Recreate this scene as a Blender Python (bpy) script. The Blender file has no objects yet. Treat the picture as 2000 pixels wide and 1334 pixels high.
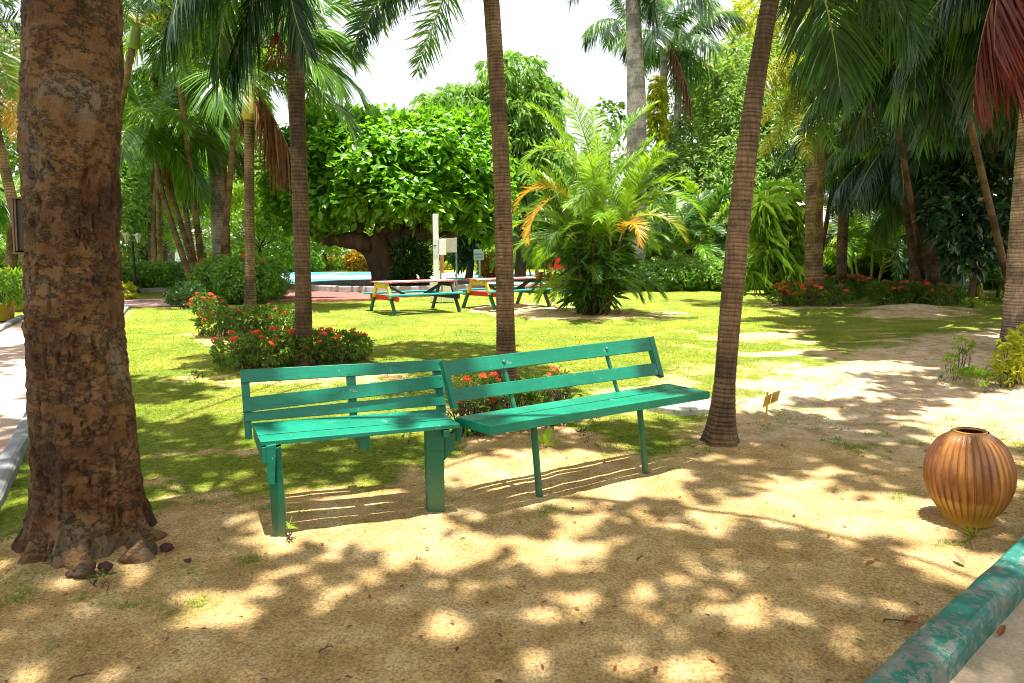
import bpy, math
import numpy as np
from mathutils import Vector, Matrix

# ------------------------------------------------------------------ camera, world, sun
SC = bpy.context.scene
COL = SC.collection
CAM_H, PITCH, FPX = 1.5, math.radians(7.6), 1333.0
cam_d = bpy.data.cameras.new("camera"); cam = bpy.data.objects.new("camera", cam_d); COL.objects.link(cam)
cam_d.sensor_width = 36.0; cam_d.lens = 36.0 * FPX / 2000.0
cam_d.clip_start = 0.05; cam_d.clip_end = 1000
cam.location = (0, 0, CAM_H); cam.rotation_euler = (math.pi / 2 - PITCH, 0, 0)
SC.camera = cam
SUN = np.array([0.03, -0.07, 1.0]); SUN = SUN / np.linalg.norm(SUN)
SUN_EL = math.asin(SUN[2]); SUN_AZ = math.atan2(SUN[0], SUN[1])
w = bpy.data.worlds.new("World"); SC.world = w; w.use_nodes = True
nt = w.node_tree; bg = nt.nodes["Background"]
sky = nt.nodes.new("ShaderNodeTexSky"); sky.sky_type = 'NISHITA'; sky.sun_disc = False
sky.sun_elevation = SUN_EL; sky.sun_rotation = SUN_AZ; sky.dust_density = 2.0; sky.air_density = 1.0
skm = nt.nodes.new("ShaderNodeMixRGB"); skm.blend_type = 'MIX'
tc = nt.nodes.new("ShaderNodeTexCoord"); cn = nt.nodes.new("ShaderNodeTexNoise")
cn.inputs['Scale'].default_value = 2.2; cn.inputs['Detail'].default_value = 5
cr = nt.nodes.new("ShaderNodeMapRange"); cr.inputs[1].default_value = 0.3; cr.inputs[2].default_value = 0.62
cr.inputs[3].default_value = 0.72; cr.inputs[4].default_value = 0.97
nt.links.new(tc.outputs['Generated'], cn.inputs['Vector']); nt.links.new(cn.outputs['Fac'], cr.inputs[0])
nt.links.new(cr.outputs[0], skm.inputs[0]); nt.links.new(sky.outputs[0], skm.inputs[1])
skm.inputs[2].default_value = (4.5, 4.55, 4.6, 1)
nt.links.new(skm.outputs[0], bg.inputs[0]); bg.inputs[1].default_value = 0.10
sd = bpy.data.lights.new("sun", 'SUN'); sd.energy = 5.0; sd.angle = math.radians(0.53); sd.color = (1.0, 0.97, 0.94)
so = bpy.data.objects.new("sun", sd); COL.objects.link(so)
so.rotation_euler = Vector((-SUN[0], -SUN[1], -SUN[2])).to_track_quat('-Z', 'Y').to_euler(); so.location = (0, 0, 30)
SC.view_settings.view_transform = 'Standard'; SC.view_settings.look = 'None'
SC.view_settings.exposure = 1.65; SC.view_settings.gamma = 1.0
SC.cycles.filter_width = 1.0; SC.cycles.max_bounces = 6; SC.cycles.diffuse_bounces = 4; SC.cycles.glossy_bounces = 2
SC.cycles.transmission_bounces = 4; SC.cycles.transparent_max_bounces = 4
SC.cycles.caustics_reflective = False; SC.cycles.caustics_refractive = False

# ------------------------------------------------------------------ numbers
rng = np.random.default_rng(11)
TS, TCs = math.sin(PITCH), math.cos(PITCH)
def ray(px, py):
    u = (px - 1000.0) / FPX; v = (667.0 - py) / FPX
    return np.array([u, TCs + v * TS, -TS + v * TCs])
CAMP = np.array([0, 0, CAM_H])
def at(px, py, z=0.0):
    d = ray(px, py); return CAMP + d * ((z - CAM_H) / d[2])
def atY(px, py, Y):
    d = ray(px, py); return CAMP + d * (Y / d[1])
def hit(px, py, P, n):
    d = ray(px, py); return CAMP + d * (np.dot(np.array(P) - CAMP, n) / np.dot(d, n))
def w2p(x, y, z=0.0):
    x = np.asarray(x, float); y = np.asarray(y, float)
    dz = z - CAM_H; f = y * TCs - dz * TS; f = np.where(f < 0.15, 0.15, f); u = y * TS + dz * TCs
    return 1000 + FPX * x / f, 667 - FPX * u / f
def nrm(a):
    a = np.asarray(a, float); return a / np.maximum(np.linalg.norm(a, axis=-1, keepdims=True), 1e-9)
def _hash(ix, iy, s):
    h = (ix.astype(np.int64) * 374761393 + iy.astype(np.int64) * 668265263 + s * 144269) & 0xffffffff
    h = ((h ^ (h >> 13)) * 1274126177) & 0xffffffff
    return ((h ^ (h >> 16)) & 0xffff) / 65535.0
def vnoise(x, y, s=0):
    ix = np.floor(x); iy = np.floor(y); fx = x - ix; fy = y - iy
    fx = fx * fx * (3 - 2 * fx); fy = fy * fy * (3 - 2 * fy)
    a = _hash(ix, iy, s); b = _hash(ix + 1, iy, s); c = _hash(ix, iy + 1, s); d = _hash(ix + 1, iy + 1, s)
    return (a * (1 - fx) + b * fx) * (1 - fy) + (c * (1 - fx) + d * fx) * fy
def fbm(x, y, o=4, s=0):
    r = 0; a = .5; t = 0
    for i in range(o):
        r = r + a * vnoise(x * 2 ** i, y * 2 ** i, s + i * 17); t += a; a *= .5
    return r / t
def inpoly(x, y, P):
    P = np.asarray(P)[:, :2]; r = np.zeros(x.shape, bool); n = len(P); j = n - 1
    for i in range(n):
        xi, yi = P[i]; xj, yj = P[j]
        c = ((yi > y) != (yj > y)) & (x < (xj - xi) * (y - yi) / ((yj - yi) if yj != yi else 1e-9) + xi)
        r ^= c; j = i
    return r
def polydist(x, y, P):
    P = np.asarray(P)[:, :2]; best = np.full(x.shape, 1e9); n = len(P)
    for i in range(n):
        a = P[i]; b = P[(i + 1) % n]; ab = b - a; L = max(ab @ ab, 1e-9)
        t = np.clip(((x - a[0]) * ab[0] + (y - a[1]) * ab[1]) / L, 0, 1)
        best = np.minimum(best, np.hypot(x - a[0] - t * ab[0], y - a[1] - t * ab[1]))
    return best
def sstep(a, b, x):
    t = np.clip((x - a) / (b - a), 0, 1); return t * t * (3 - 2 * t)

# ------------------------------------------------------------------ mesh builder
class MB:
    def __init__(s): s.v = []; s.n = 0; s.f = []; s.a = []
    def add(s, v, faces, mi=0, h=None):
        v = np.asarray(v, float).reshape(-1, 3)
        for F in (faces if isinstance(faces, (list, tuple)) and len(faces) and hasattr(faces[0], 'shape') else [np.asarray(faces)]):
            F = np.asarray(F)
            if F.size: s.f.append((F + s.n, mi))
        s.v.append(v); s.n += len(v); s.a.append(np.zeros(len(v)) if h is None else np.asarray(h, float))
        return s
    def mesh(s, name, mats, smooth=False, off=None):
        me = bpy.data.meshes.new(name)
        v = np.concatenate(s.v)
        if off is not None: v = v - np.asarray(off)
        me.vertices.add(len(v)); me.vertices.foreach_set('co', v.ravel())
        loops = np.concatenate([F.ravel() for F, _ in s.f]); tot = np.concatenate([np.full(len(F), F.shape[1]) for F, _ in s.f])
        mi = np.concatenate([np.full(len(F), m) for F, m in s.f])
        st = np.concatenate([[0], np.cumsum(tot)[:-1]])
        me.loops.add(len(loops)); me.loops.foreach_set('vertex_index', loops.astype(np.int32))
        me.polygons.add(len(tot)); me.polygons.foreach_set('loop_start', st.astype(np.int32))
        try: me.polygons.foreach_set('loop_total', tot.astype(np.int32))
        except Exception: pass
        me.polygons.foreach_set('material_index', mi.astype(np.int32))
        me.polygons.foreach_set('use_smooth', np.full(len(tot), smooth))
        me.update(calc_edges=True)
        at_ = me.attributes.new('h', 'FLOAT', 'POINT'); at_.data.foreach_set('value', np.concatenate(s.a).astype(np.float32))
        for m in (mats if isinstance(mats, (list, tuple)) else [mats]): me.materials.append(m)
        return me
    def box(s, c, size, R=None, mi=0):
        c = np.asarray(c, float); hx = np.asarray(size, float) / 2
        v = np.array([[i, j, k] for k in (-1, 1) for j in (-1, 1) for i in (-1, 1)]) * hx
        if R is not None: v = v @ np.asarray(R).T
        return s.add(v + c, np.array([[0, 2, 3, 1], [4, 5, 7, 6], [0, 1, 5, 4], [2, 6, 7, 3], [0, 4, 6, 2], [1, 3, 7, 5]]), mi)
    def prism(s, c4, tv, mi=0):          # quad front face + thickness vector
        c4 = np.asarray(c4, float); tv = np.asarray(tv, float); v = np.concatenate([c4, c4 + tv])
        return s.add(v, np.array([[0, 1, 2, 3], [7, 6, 5, 4], [0, 4, 5, 1], [1, 5, 6, 2], [2, 6, 7, 3], [3, 7, 4, 0]]), mi)
    def beam(s, a, b, wv, tv, mi=0):     # beam from a to b, half-extent vectors
        a = np.asarray(a, float); b = np.asarray(b, float); wv = np.asarray(wv, float); tv = np.asarray(tv, float)
        return s.prism([a - wv - tv, a + wv - tv, a + wv + tv, a - wv + tv], b - a, mi)
    def tube(s, pts, rad, n=8, mi=0, cap=True, h=None):
        pts = np.asarray(pts, float); rad = np.broadcast_to(np.asarray(rad, float), (len(pts),)) if np.ndim(rad) < 2 else np.asarray(rad)
        T = nrm(np.gradient(pts, axis=0)); ref = np.array([1.0, 0.02, 0.01]) if abs(T[:, 0]).mean() < .8 else np.array([0, 1.0, 0.02])
        A = nrm(ref - T * (T @ ref)[:, None]); B = np.cross(T, A)
        th = np.linspace(0, 2 * np.pi, n, endpoint=False)
        R = rad if rad.ndim == 2 else rad[:, None] * np.ones(n)
        v = pts[:, None] + (A[:, None] * np.cos(th)[None, :, None] + B[:, None] * np.sin(th)[None, :, None]) * R[:, :, None]
        m = len(pts); i = np.arange(m - 1)[:, None] * n; j = np.arange(n)[None]; j2 = (j + 1) % n
        F = np.stack([i + j, i + j2, i + n + j2, i + n + j], -1).reshape(-1, 4)
        hh = None if h is None else np.repeat(h, n)
        fs = [F]
        if cap: fs += [np.arange(n)[::-1][None], (np.arange(n) + (m - 1) * n)[None]]
        return s.add(v.reshape(-1, 3), fs, mi, hh)
    def lathe(s, prof, n=32, mi=0, c=(0, 0, 0), rmod=None):
        prof = np.asarray(prof, float); th = np.linspace(0, 2 * np.pi, n, endpoint=False)
        r = prof[:, 0][:, None] * np.ones(n)
        if rmod is not None: r = rmod(r, prof[:, 1][:, None], th[None])
        v = np.stack([r * np.cos(th), r * np.sin(th), np.repeat(prof[:, 1][:, None], n, 1)], -1) + np.asarray(c)
        m = len(prof); i = np.arange(m - 1)[:, None] * n; j = np.arange(n)[None]; j2 = (j + 1) % n
        return s.add(v.reshape(-1, 3), np.stack([i + j, i + j2, i + n + j2, i + n + j], -1).reshape(-1, 4), mi)

def crom(pts, m):
    P = np.asarray(pts, float); P = np.vstack([2 * P[0] - P[1], P, 2 * P[-1] - P[-2]]); out = []
    k = len(P) - 3
    for t in np.linspace(0, k, m):
        i = min(int(t), k - 1); f = t - i; a, b, c, d = P[i:i + 4]
        out.append(.5 * (2 * b + (c - a) * f + (2 * a - 5 * b + 4 * c - d) * f * f + (3 * b - a - 3 * c + d) * f ** 3))
    return np.array(out)

def tag(o, label=None, cat=None, group=None, kind=None):
    if label: o['label'] = label
    if cat: o['category'] = cat
    if group: o['group'] = group
    if kind: o['kind'] = kind
    return o
def thing(name, label, cat, loc=(0, 0, 0), group=None, rz=0):
    o = bpy.data.objects.new(name, None); COL.objects.link(o); o.location = tuple(float(x) for x in loc); o.rotation_euler[2] = rz
    o.empty_display_size = .2
    return tag(o, label, cat, group)
def link(name, me, parent=None, loc=None, rot=None, sc=None, label=None):
    o = bpy.data.objects.new(name, me); COL.objects.link(o)
    if parent is not None: o.parent = parent
    if loc is not None: o.location = tuple(float(x) for x in loc)
    if rot is not None: o.rotation_euler = rot
    if sc is not None: o.scale = (sc,) * 3 if np.isscalar(sc) else sc
    if label: o['label'] = label
    return o
def obj(name, mb, mats, parent=None, smooth=False, off=None, bevel=0, label=None):
    o = link(name, mb.mesh(name, mats, smooth, off), parent, label=label)
    if bevel:
        b = o.modifiers.new('bevel', 'BEVEL'); b.width = bevel; b.segments = 2; b.limit_method = 'ANGLE'
    return o
def struct(name, mb, mats, smooth=False):
    return tag(obj(name, mb, mats, None, smooth), kind='structure')
def copy_tree(o, parent=None):
    c = o.copy(); COL.objects.link(c); c.parent = parent
    for ch in list(o.children): copy_tree(ch, c)
    return c

# ------------------------------------------------------------------ materials
def newmat(name):
    m = bpy.data.materials.new(name); m.use_nodes = True
    return m, m.node_tree, m.node_tree.nodes['Principled BSDF'], m.node_tree.nodes['Material Output']
def N(nt, typ, **kw):
    n = nt.nodes.new(typ)
    for k, v in kw.items():
        if k[0] == 'i': n.inputs[int(k[1:])].default_value = v
        else: setattr(n, k, v)
    return n
def ramp(nt, fac, stops):
    r = nt.nodes.new('ShaderNodeValToRGB'); nt.links.new(fac, r.inputs[0]); e = r.color_ramp.elements
    while len(e) < len(stops): e.new(.5)
    for el, (p, c) in zip(e, stops): el.position = p; el.color = (*c, 1) if len(c) == 3 else c
    return r.outputs[0]
def noise(nt, scale, detail=4, rough=.6, coord='Object', vec=None, stretch=None):
    if vec is None:
        t = nt.nodes.new('ShaderNodeTexCoord'); vec = t.outputs[coord]
    if stretch:
        mp = nt.nodes.new('ShaderNodeMapping'); nt.links.new(vec, mp.inputs[0]); mp.inputs['Scale'].default_value = stretch; vec = mp.outputs[0]
    n = nt.nodes.new('ShaderNodeTexNoise'); nt.links.new(vec, n.inputs['Vector'])
    n.inputs['Scale'].default_value = scale; n.inputs['Detail'].default_value = detail; n.inputs['Roughness'].default_value = rough
    return n.outputs['Fac']
def mixc(nt, fac, a, b, mode='MIX'):
    m = nt.nodes.new('ShaderNodeMixRGB'); m.blend_type = mode
    for i, x in enumerate((fac, a, b)):
        if hasattr(x, 'links') or hasattr(x, 'is_linked'): nt.links.new(x, m.inputs[i])
        else: m.inputs[i].default_value = (*x, 1) if hasattr(x, '__len__') and len(x) == 3 else x
    return m.outputs[0]
def math_(nt, op, a, b=None):
    m = nt.nodes.new('ShaderNodeMath'); m.operation = op
    for i, x in enumerate((a, b)):
        if x is None: continue
        if hasattr(x, 'is_linked'): nt.links.new(x, m.inputs[i])
        else: m.inputs[i].default_value = x
    return m.outputs[0]
def bump(nt, bsdf, hgt, strength=.4, dist=.01):
    b = nt.nodes.new('ShaderNodeBump'); b.inputs['Strength'].default_value = strength; b.inputs['Distance'].default_value = dist
    nt.links.new(hgt, b.inputs['Height']); nt.links.new(b.outputs[0], bsdf.inputs['Normal']); return b
def leafmat(name, cols, trans=(.25, .5, .03), tf=.35, rough=.42, spec=.5, nscale=1.2):
    m, nt, P, out = newmat(name)
    g = nt.nodes.new('ShaderNodeNewGeometry'); n = noise(nt, nscale, 2)
    f = math_(nt, 'ADD', math_(nt, 'MULTIPLY', g.outputs['Random Per Island'], .6), math_(nt, 'MULTIPLY', n, .4))
    k = len(cols); c = ramp(nt, f, [(.12 + .76 * i / (k - 1), cols[i]) for i in range(k)])
    nt.links.new(c, P.inputs['Base Color']); P.inputs['Roughness'].default_value = rough
    P.inputs['Specular IOR Level'].default_value = spec
    t = nt.nodes.new('ShaderNodeBsdfTranslucent'); tc_ = mixc(nt, .5, c, trans); nt.links.new(tc_, t.inputs[0])
    mx = nt.nodes.new('ShaderNodeMixShader'); mx.inputs[0].default_value = tf
    nt.links.new(P.outputs[0], mx.inputs[1]); nt.links.new(t.outputs[0], mx.inputs[2]); nt.links.new(mx.outputs[0], out.inputs[0])
    return m
def plain(name, col, rough=.5, var=.15, nsc=8, bmp=.15, bd=.004, spec=.4, metal=0, dirt=None):
    m, nt, P, out = newmat(name)
    n = noise(nt, nsc, 5)
    c0 = tuple(x * (1 - var) for x in col); c1 = tuple(min(1, x * (1 + var)) for x in col)
    c = ramp(nt, n, [(.3, c0), (.7, c1)])
    if dirt:
        n2 = noise(nt, nsc * 2.7, 6, .7); c = mixc(nt, ramp(nt, n2, [(.52, (0, 0, 0)), (.66, (1, 1, 1))]), c, dirt)
    nt.links.new(c, P.inputs['Base Color']); P.inputs['Roughness'].default_value = rough
    P.inputs['Specular IOR Level'].default_value = spec; P.inputs['Metallic'].default_value = metal
    if bmp: bump(nt, P, noise(nt, nsc * 4, 5, .7), bmp, bd)
    return m
def barkrings(name, dark, mid, light, spacing, blot=(.03, .02, .012), warp=.5):
    m, nt, P, out = newmat(name)
    a = nt.nodes.new('ShaderNodeAttribute'); a.attribute_name = 'h'
    wn = noise(nt, 5, 3)
    x = math_(nt, 'ADD', a.outputs['Fac'], math_(nt, 'MULTIPLY', wn, warp * .5))
    fr = math_(nt, 'FRACT', x)
    r1 = ramp(nt, fr, [(0, dark), (.14, mid), (.55, light), (.88, mid), (1, dark)])
    r1 = mixc(nt, ramp(nt, noise(nt, 3, 4, .7), [(.4, (0, 0, 0)), (.6, (.75, .75, .75))]), r1, mid)
    big = ramp(nt, noise(nt, 2.2, 4), [(.42, (.5, .5, .5)), (.58, (1.15, 1.1, 1.05))])
    c = mixc(nt, 1, r1, big, 'MULTIPLY')
    vert = ramp(nt, noise(nt, 7, 5, .65, stretch=(6, 6, 1)), [(.4, (.45, .45, .45)), (.6, (1.25, 1.25, 1.25))])
    c = mixc(nt, .5, c, vert, 'MULTIPLY')
    bl = ramp(nt, noise(nt, 9, 5, .7), [(.6, (0, 0, 0)), (.7, (1, 1, 1))])
    c = mixc(nt, bl, c, blot)
    nt.links.new(c, P.inputs['Base Color']); P.inputs['Roughness'].default_value = .85; P.inputs['Specular IOR Level'].default_value = .2
    hh = math_(nt, 'ADD', math_(nt, 'MULTIPLY', ramp(nt, fr, [(0, (0, 0, 0)), (.15, (1, 1, 1)), (.9, (.8, .8, .8)), (1, (0, 0, 0))]), .6), noise(nt, 60, 5, .7))
    bump(nt, P, hh, .7, .006)
    return m

M = {}
M['areca'] = leafmat('areca_leaf', [(.04, .13, .008), (.12, .28, .012), (.30, .45, .02)], (.5, .75, .02), .42, .35)
M['areca_dark'] = leafmat('areca_dark_leaf', [(.018, .07, .01), (.05, .14, .012), (.10, .22, .02)], (.2, .45, .02), .3, .38)
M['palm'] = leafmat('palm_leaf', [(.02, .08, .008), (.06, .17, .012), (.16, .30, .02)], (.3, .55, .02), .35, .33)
M['palm_dark'] = leafmat('palm_leaf_shade_toned', [(.005, .022, .008), (.012, .045, .010), (.035, .09, .014)], (.08, .25, .02), .18, .3)  # palm leaf darkened in its colour to stand for overhead shade
M['foxtail'] = leafmat('foxtail_leaf', [(.10, .16, .012), (.28, .32, .02), (.45, .42, .03)], (.6, .55, .03), .4, .4)
M['yellow'] = leafmat('yellow_frond', [(.45, .18, .01), (.65, .33, .015), (.6, .42, .04)], (.8, .4, .02), .4, .45)
M['dead'] = leafmat('dead_frond', [(.07, .025, .012), (.17, .07, .035), (.30, .15, .08)], (.3, .1, .04), .2, .6, .25)
M['dead_red'] = leafmat('red_dead_frond', [(.06, .007, .003), (.13, .016, .007), (.20, .05, .018)], (.3, .03, .01), .2, .5, .3)
M['almond'] = leafmat('almond_leaf', [(.03, .12, .006), (.11, .29, .010), (.28, .50, .02)], (.4, .8, .02), .4, .3, .6)
M['schef'] = leafmat('umbrella_leaf', [(.10, .24, .04), (.20, .38, .07), (.34, .50, .12)], (.45, .7, .08), .4, .28, .7)
M['forest'] = leafmat('forest_leaf', [(.05, .13, .015), (.15, .28, .04), (.32, .44, .09)], (.4, .6, .06), .4, .4, nscale=.35)
M['forest_y'] = leafmat('yellow_crown_leaf', [(.13, .24, .02), (.36, .44, .03), (.6, .55, .05)], (.7, .7, .04), .42, .45, nscale=.3)
M['lime'] = leafmat('lime_leaf', [(.08, .17, .01), (.20, .34, .012), (.33, .46, .02)], (.5, .7, .02), .4, .45, nscale=.8)
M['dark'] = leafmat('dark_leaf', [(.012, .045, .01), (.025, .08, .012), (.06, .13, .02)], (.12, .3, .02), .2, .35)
M['hedge'] = leafmat('hedge_leaf', [(.04, .14, .01), (.12, .28, .02), (.32, .46, .06)], (.35, .65, .03), .32, .33)
M['ixora'] = leafmat('ixora_leaf', [(.02, .07, .006), (.07, .16, .010), (.20, .30, .02)], (.3, .45, .02), .3, .38, nscale=4)
M['yleaf'] = leafmat('yellow_shrub_leaf', [(.14, .22, .01), (.38, .42, .015), (.6, .55, .02)], (.7, .7, .02), .4, .45)
M['croton'] = leafmat('croton_leaf', [(.12, .2, .015), (.5, .33, .02), (.55, .13, .015)], (.7, .4, .02), .35, .4)
M['rubber'] = leafmat('rubber_plant_leaf', [(.01, .035, .015), (.02, .055, .02), (.05, .10, .04)], (.05, .12, .03), .1, .22, .7)
M['drac'] = leafmat('dracaena_leaf', [(.06, .17, .01), (.18, .32, .02), (.4, .5, .08)], (.4, .65, .03), .3, .35)
M['pine'] = leafmat('cypress_leaf', [(.12, .24, .01), (.25, .42, .016), (.40, .56, .03)], (.5, .75, .03), .4, .5, nscale=1.5)
M['canopy'] = leafmat('canopy_leaf', [(.04, .10, .01), (.08, .16, .012), (.14, .22, .02)], (.3, .35, .03), .2, .4)
M['red'] = leafmat('ixora_flower', [(.65, .03, .006), (.85, .08, .015), (.9, .22, .05)], (.95, .12, .02), .3, .5)
M['cream'] = plain('cream_fruit_stalks', (.6, .55, .35), .7)
M['fruit'] = plain('red_palm_fruit', (.22, .02, .01), .4)
M['rachis'] = plain('palm_rachis', (.25, .28, .06), .5)
M['rachis_dead'] = plain('dead_rachis', (.25, .14, .07), .7)
M['shaft'] = plain('crownshaft_green', (.16, .22, .035), .4, .25, 3)
M['shaft_y'] = plain('crownshaft_yellow', (.40, .33, .05), .4, .3, 3)
M['twig'] = plain('shrub_twig', (.09, .06, .035), .9)
M['bark_ring'] = barkrings('ringed_palm_bark', (.10, .058, .030), (.17, .105, .057), (.25, .165, .098), .034)
M['bark_ring2'] = barkrings('brown_palm_bark', (.065, .040, .022), (.11, .072, .042), (.17, .115, .072), .05)
M['bark_grey'] = barkrings('grey_palm_bark', (.17, .14, .12), (.30, .26, .235), (.38, .34, .31), .09, (.15, .12, .09))
M['bark_royal'] = barkrings('pale_royal_palm_bark', (.32, .29, .28), (.46, .42, .42), (.52, .48, .48), .16, (.30, .27, .26))
M['bark_pale'] = barkrings('pinkish_palm_bark', (.13, .085, .06), (.34, .24, .18), (.46, .34, .26), .045, (.05, .035, .025))
M['bark_thin'] = barkrings('slim_palm_bark', (.07, .045, .022), (.18, .12, .065), (.28, .20, .12), .06)
def sprawl_bark():
    m, nt, P, out = newmat('gnarled_bark')
    c = ramp(nt, noise(nt, 1.6, 7, .7, stretch=(1, 1, .35)), [(.3, (.035, .02, .012)), (.5, (.10, .06, .035)), (.75, (.22, .14, .085))])
    nt.links.new(c, P.inputs['Base Color']); P.inputs['Roughness'].default_value = .95
    bump(nt, P, noise(nt, 5, 7, .75, stretch=(1, 1, .4)), .9, .08); return m
M['bark_gnarl'] = sprawl_bark()
def bigbark():
    m, nt, P, out = newmat('smooth_brown_tree_bark')
    n1 = noise(nt, 2.6, 6, .62); n2 = noise(nt, 14, 7, .75); n3 = noise(nt, 6, 7, .75, stretch=(1, 1, 1.7)); n4 = noise(nt, 46, 5, .7)
    c = ramp(nt, n1, [(.36, (.09, .036, .011)), (.46, (.19, .085, .025)), (.55, (.28, .145, .05)), (.64, (.26, .19, .11))])
    c = mixc(nt, ramp(nt, n3, [(.455, (0, 0, 0)), (.485, (.9, .9, .9)), (.5, (.1, .1, .1)), (.7, (0, 0, 0))]), c, (.05, .028, .015))
    c = mixc(nt, ramp(nt, n2, [(.60, (0, 0, 0)), (.68, (.7, .7, .7))]), c, (.07, .04, .022))
    c = mixc(nt, ramp(nt, noise(nt, 7, 7, .8), [(.60, (0, 0, 0)), (.70, (.7, .7, .7))]), c, (.34, .28, .20))
    c = mixc(nt, ramp(nt, n4, [(.66, (0, 0, 0)), (.74, (.8, .8, .8))]), c, (.42, .34, .24))
    nt.links.new(c, P.inputs['Base Color']); P.inputs['Roughness'].default_value = .62; P.inputs['Specular IOR Level'].default_value = .35
    hh = math_(nt, 'ADD', math_(nt, 'MULTIPLY', ramp(nt, n3, [(.45, (1, 1, 1)), (.48, (0, 0, 0)), (.51, (1, 1, 1))]), .5), math_(nt, 'ADD', math_(nt, 'MULTIPLY', n2, 1.6), math_(nt, 'MULTIPLY', n4, 1.0)))
    bump(nt, P, hh, 1.0, .03); return m
M['bark_big'] = bigbark()
def paint(name, col, worn=(.30, .38, .33), dirt=(.12, .10, .04)):
    m, nt, P, out = newmat(name)
    c = ramp(nt, noise(nt, 3, 5, .6), [(.3, tuple(x * .8 for x in col)), (.7, tuple(x * 1.15 for x in col))])
    g = ramp(nt, noise(nt, 4, 6, .7, stretch=(1.5, 1.5, 9)), [(.3, (.82, .82, .82)), (.7, (1.08, 1.08, 1.08))])
    c = mixc(nt, .8, c, g, 'MULTIPLY')
    c = mixc(nt, ramp(nt, noise(nt, 16, 7, .8), [(.625, (0, 0, 0)), (.65, (.8, .8, .8))]), c, worn)
    c = mixc(nt, ramp(nt, noise(nt, 9, 6, .75, stretch=(.35, .35, 4)), [(.60, (0, 0, 0)), (.66, (.6, .6, .6))]), c, tuple(x * .35 for x in col))
    ge = nt.nodes.new('ShaderNodeNewGeometry'); sx = nt.nodes.new('ShaderNodeSeparateXYZ'); nt.links.new(ge.outputs['Position'], sx.inputs[0])
    low = math_(nt, 'MULTIPLY', math_(nt, 'SUBTRACT', .30, sx.outputs['Z']), 2.6)
    f = math_(nt, 'MULTIPLY', low, noise(nt, 7, 5, .7)); cl = nt.nodes.new('ShaderNodeClamp'); nt.links.new(f, cl.inputs[0])
    c = mixc(nt, cl.outputs[0], c, dirt)
    c = mixc(nt, ramp(nt, noise(nt, 60, 4, .8), [(.66, (0, 0, 0)), (.70, (.55, .55, .55))]), c, (.10, .07, .03))
    nt.links.new(c, P.inputs['Base Color']); P.inputs['Roughness'].default_value = .42; P.inputs['Specular IOR Level'].default_value = .45
    bump(nt, P, noise(nt, 12, 6, .7, stretch=(1, 1, 6)), .35, .003); return m
M['bench'] = paint('green_bench_paint', (.001, .19, .105))
M['bench_leg'] = paint('green_bench_paint_bounce_toned', (.004, .13, .062), (.22, .2, .1))  # bench green made duller and greener, ground bounce put into the colour
M['benchw'] = paint('green_bench_paint_right', (.001, .18, .095))
M['bolt'] = plain('bolt_head', (.10, .2, .15), .4, metal=.4)
M['conc'] = plain('concrete', (.46, .43, .39), .9, .2, 5, .5, .003, dirt=(.3, .27, .23))
M['kerb_grey'] = plain('kerb_concrete', (.20, .21, .21), .85, .25, 6, .6, .004, dirt=(.22, .2, .17))
M['white'] = plain('white_paint', (.78, .78, .77), .5, .05)
M['whitewall'] = plain('white_wall', (.75, .74, .76), .8, .05, 2)
M['cream_p'] = plain('cream_paint', (.62, .58, .42), .6, .08)
M['grey_p'] = plain('beige_board', (.42, .41, .33), .6, .08)
M['paper'] = plain('paper_notice', (.68, .64, .72), .7, .05)
M['black'] = plain('black_paint', (.02, .02, .022), .4, .3)
M['dgrey'] = plain('dark_grey_paint', (.06, .06, .075), .5, .2)
M['redp'] = plain('red_paint', (.60, .035, .02), .4, .15, 6, dirt=(.35, .06, .03))
M['pinkp'] = plain('worn_red_paint', (.62, .10, .10), .45, .3, 9, dirt=(.7, .45, .42))
M['stripew'] = plain('pale_stripe_paint', (.72, .62, .60), .45, .12, 9)
M['yelp'] = plain('yellow_paint', (.70, .48, .03), .5, .12, 6, dirt=(.35, .28, .05))
M['tealp'] = plain('teal_paint', (.02, .32, .28), .4, .12, 6)
M['dgreen'] = plain('dark_green_paint', (.01, .11, .05), .5, .15)
M['orange'] = plain('orange_paint', (.55, .11, .02), .5, .1)
M['redplastic'] = plain('red_plastic', (.75, .02, .015), .3, .05)
M['gtext'] = plain('green_lettering', (.01, .3, .16), .6, .05, bmp=0)
M['court_mint'] = plain('court_mint', (.20, .36, .28), .7, .08, 1, 0)
M['court_blue'] = plain('court_blue', (.04, .22, .38), .7, .08, 1, 0)
M['court_white'] = plain('court_cream', (.45, .44, .40), .7, .05, 1, 0)
M['clay'] = plain('clay', (.42, .16, .08), .8, .15)
M['olivepot'] = plain('ochre_pot', (.38, .26, .03), .6, .15)
M['roofgrey'] = plain('grey_shingle_roof', (.33, .31, .28), .9, .25, 3, .6, .02, dirt=(.2, .18, .15))
M['rock'] = plain('brown_rock', (.10, .055, .025), .95, .5, 25, 1.0, .02, dirt=(.03, .02, .012))
M['rockred'] = plain('reddish_rock', (.10, .035, .025), .95, .5, 25, 1.0, .02, dirt=(.03, .02, .012))
M['glassl'] = plain('lantern_glass', (.75, .72, .6), .15, .05, bmp=0)
M['wood_dark'] = plain('dark_wood', (.035, .018, .010), .55, .3, 6, .4)
M['wood_mid'] = plain('brown_wood', (.13, .065, .03), .6, .3, 6, .4)
M['marker'] = plain('yellow_plastic', (.55, .36, .05), .5, .12)
M['litter'] = leafmat('fallen_leaf_brown', [(.10, .03, .012), (.26, .09, .03), (.42, .2, .04)], (.3, .1, .02), .1, .6, .3)
M['litter_g'] = leafmat('fallen_leaf_green', [(.04, .14, .01), (.07, .2, .012), (.2, .3, .02)], (.2, .4, .02), .2, .5, .3)
M['pebble'] = plain('pebbles', (.33, .25, .17), .9, .5, 30, .3)
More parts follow.
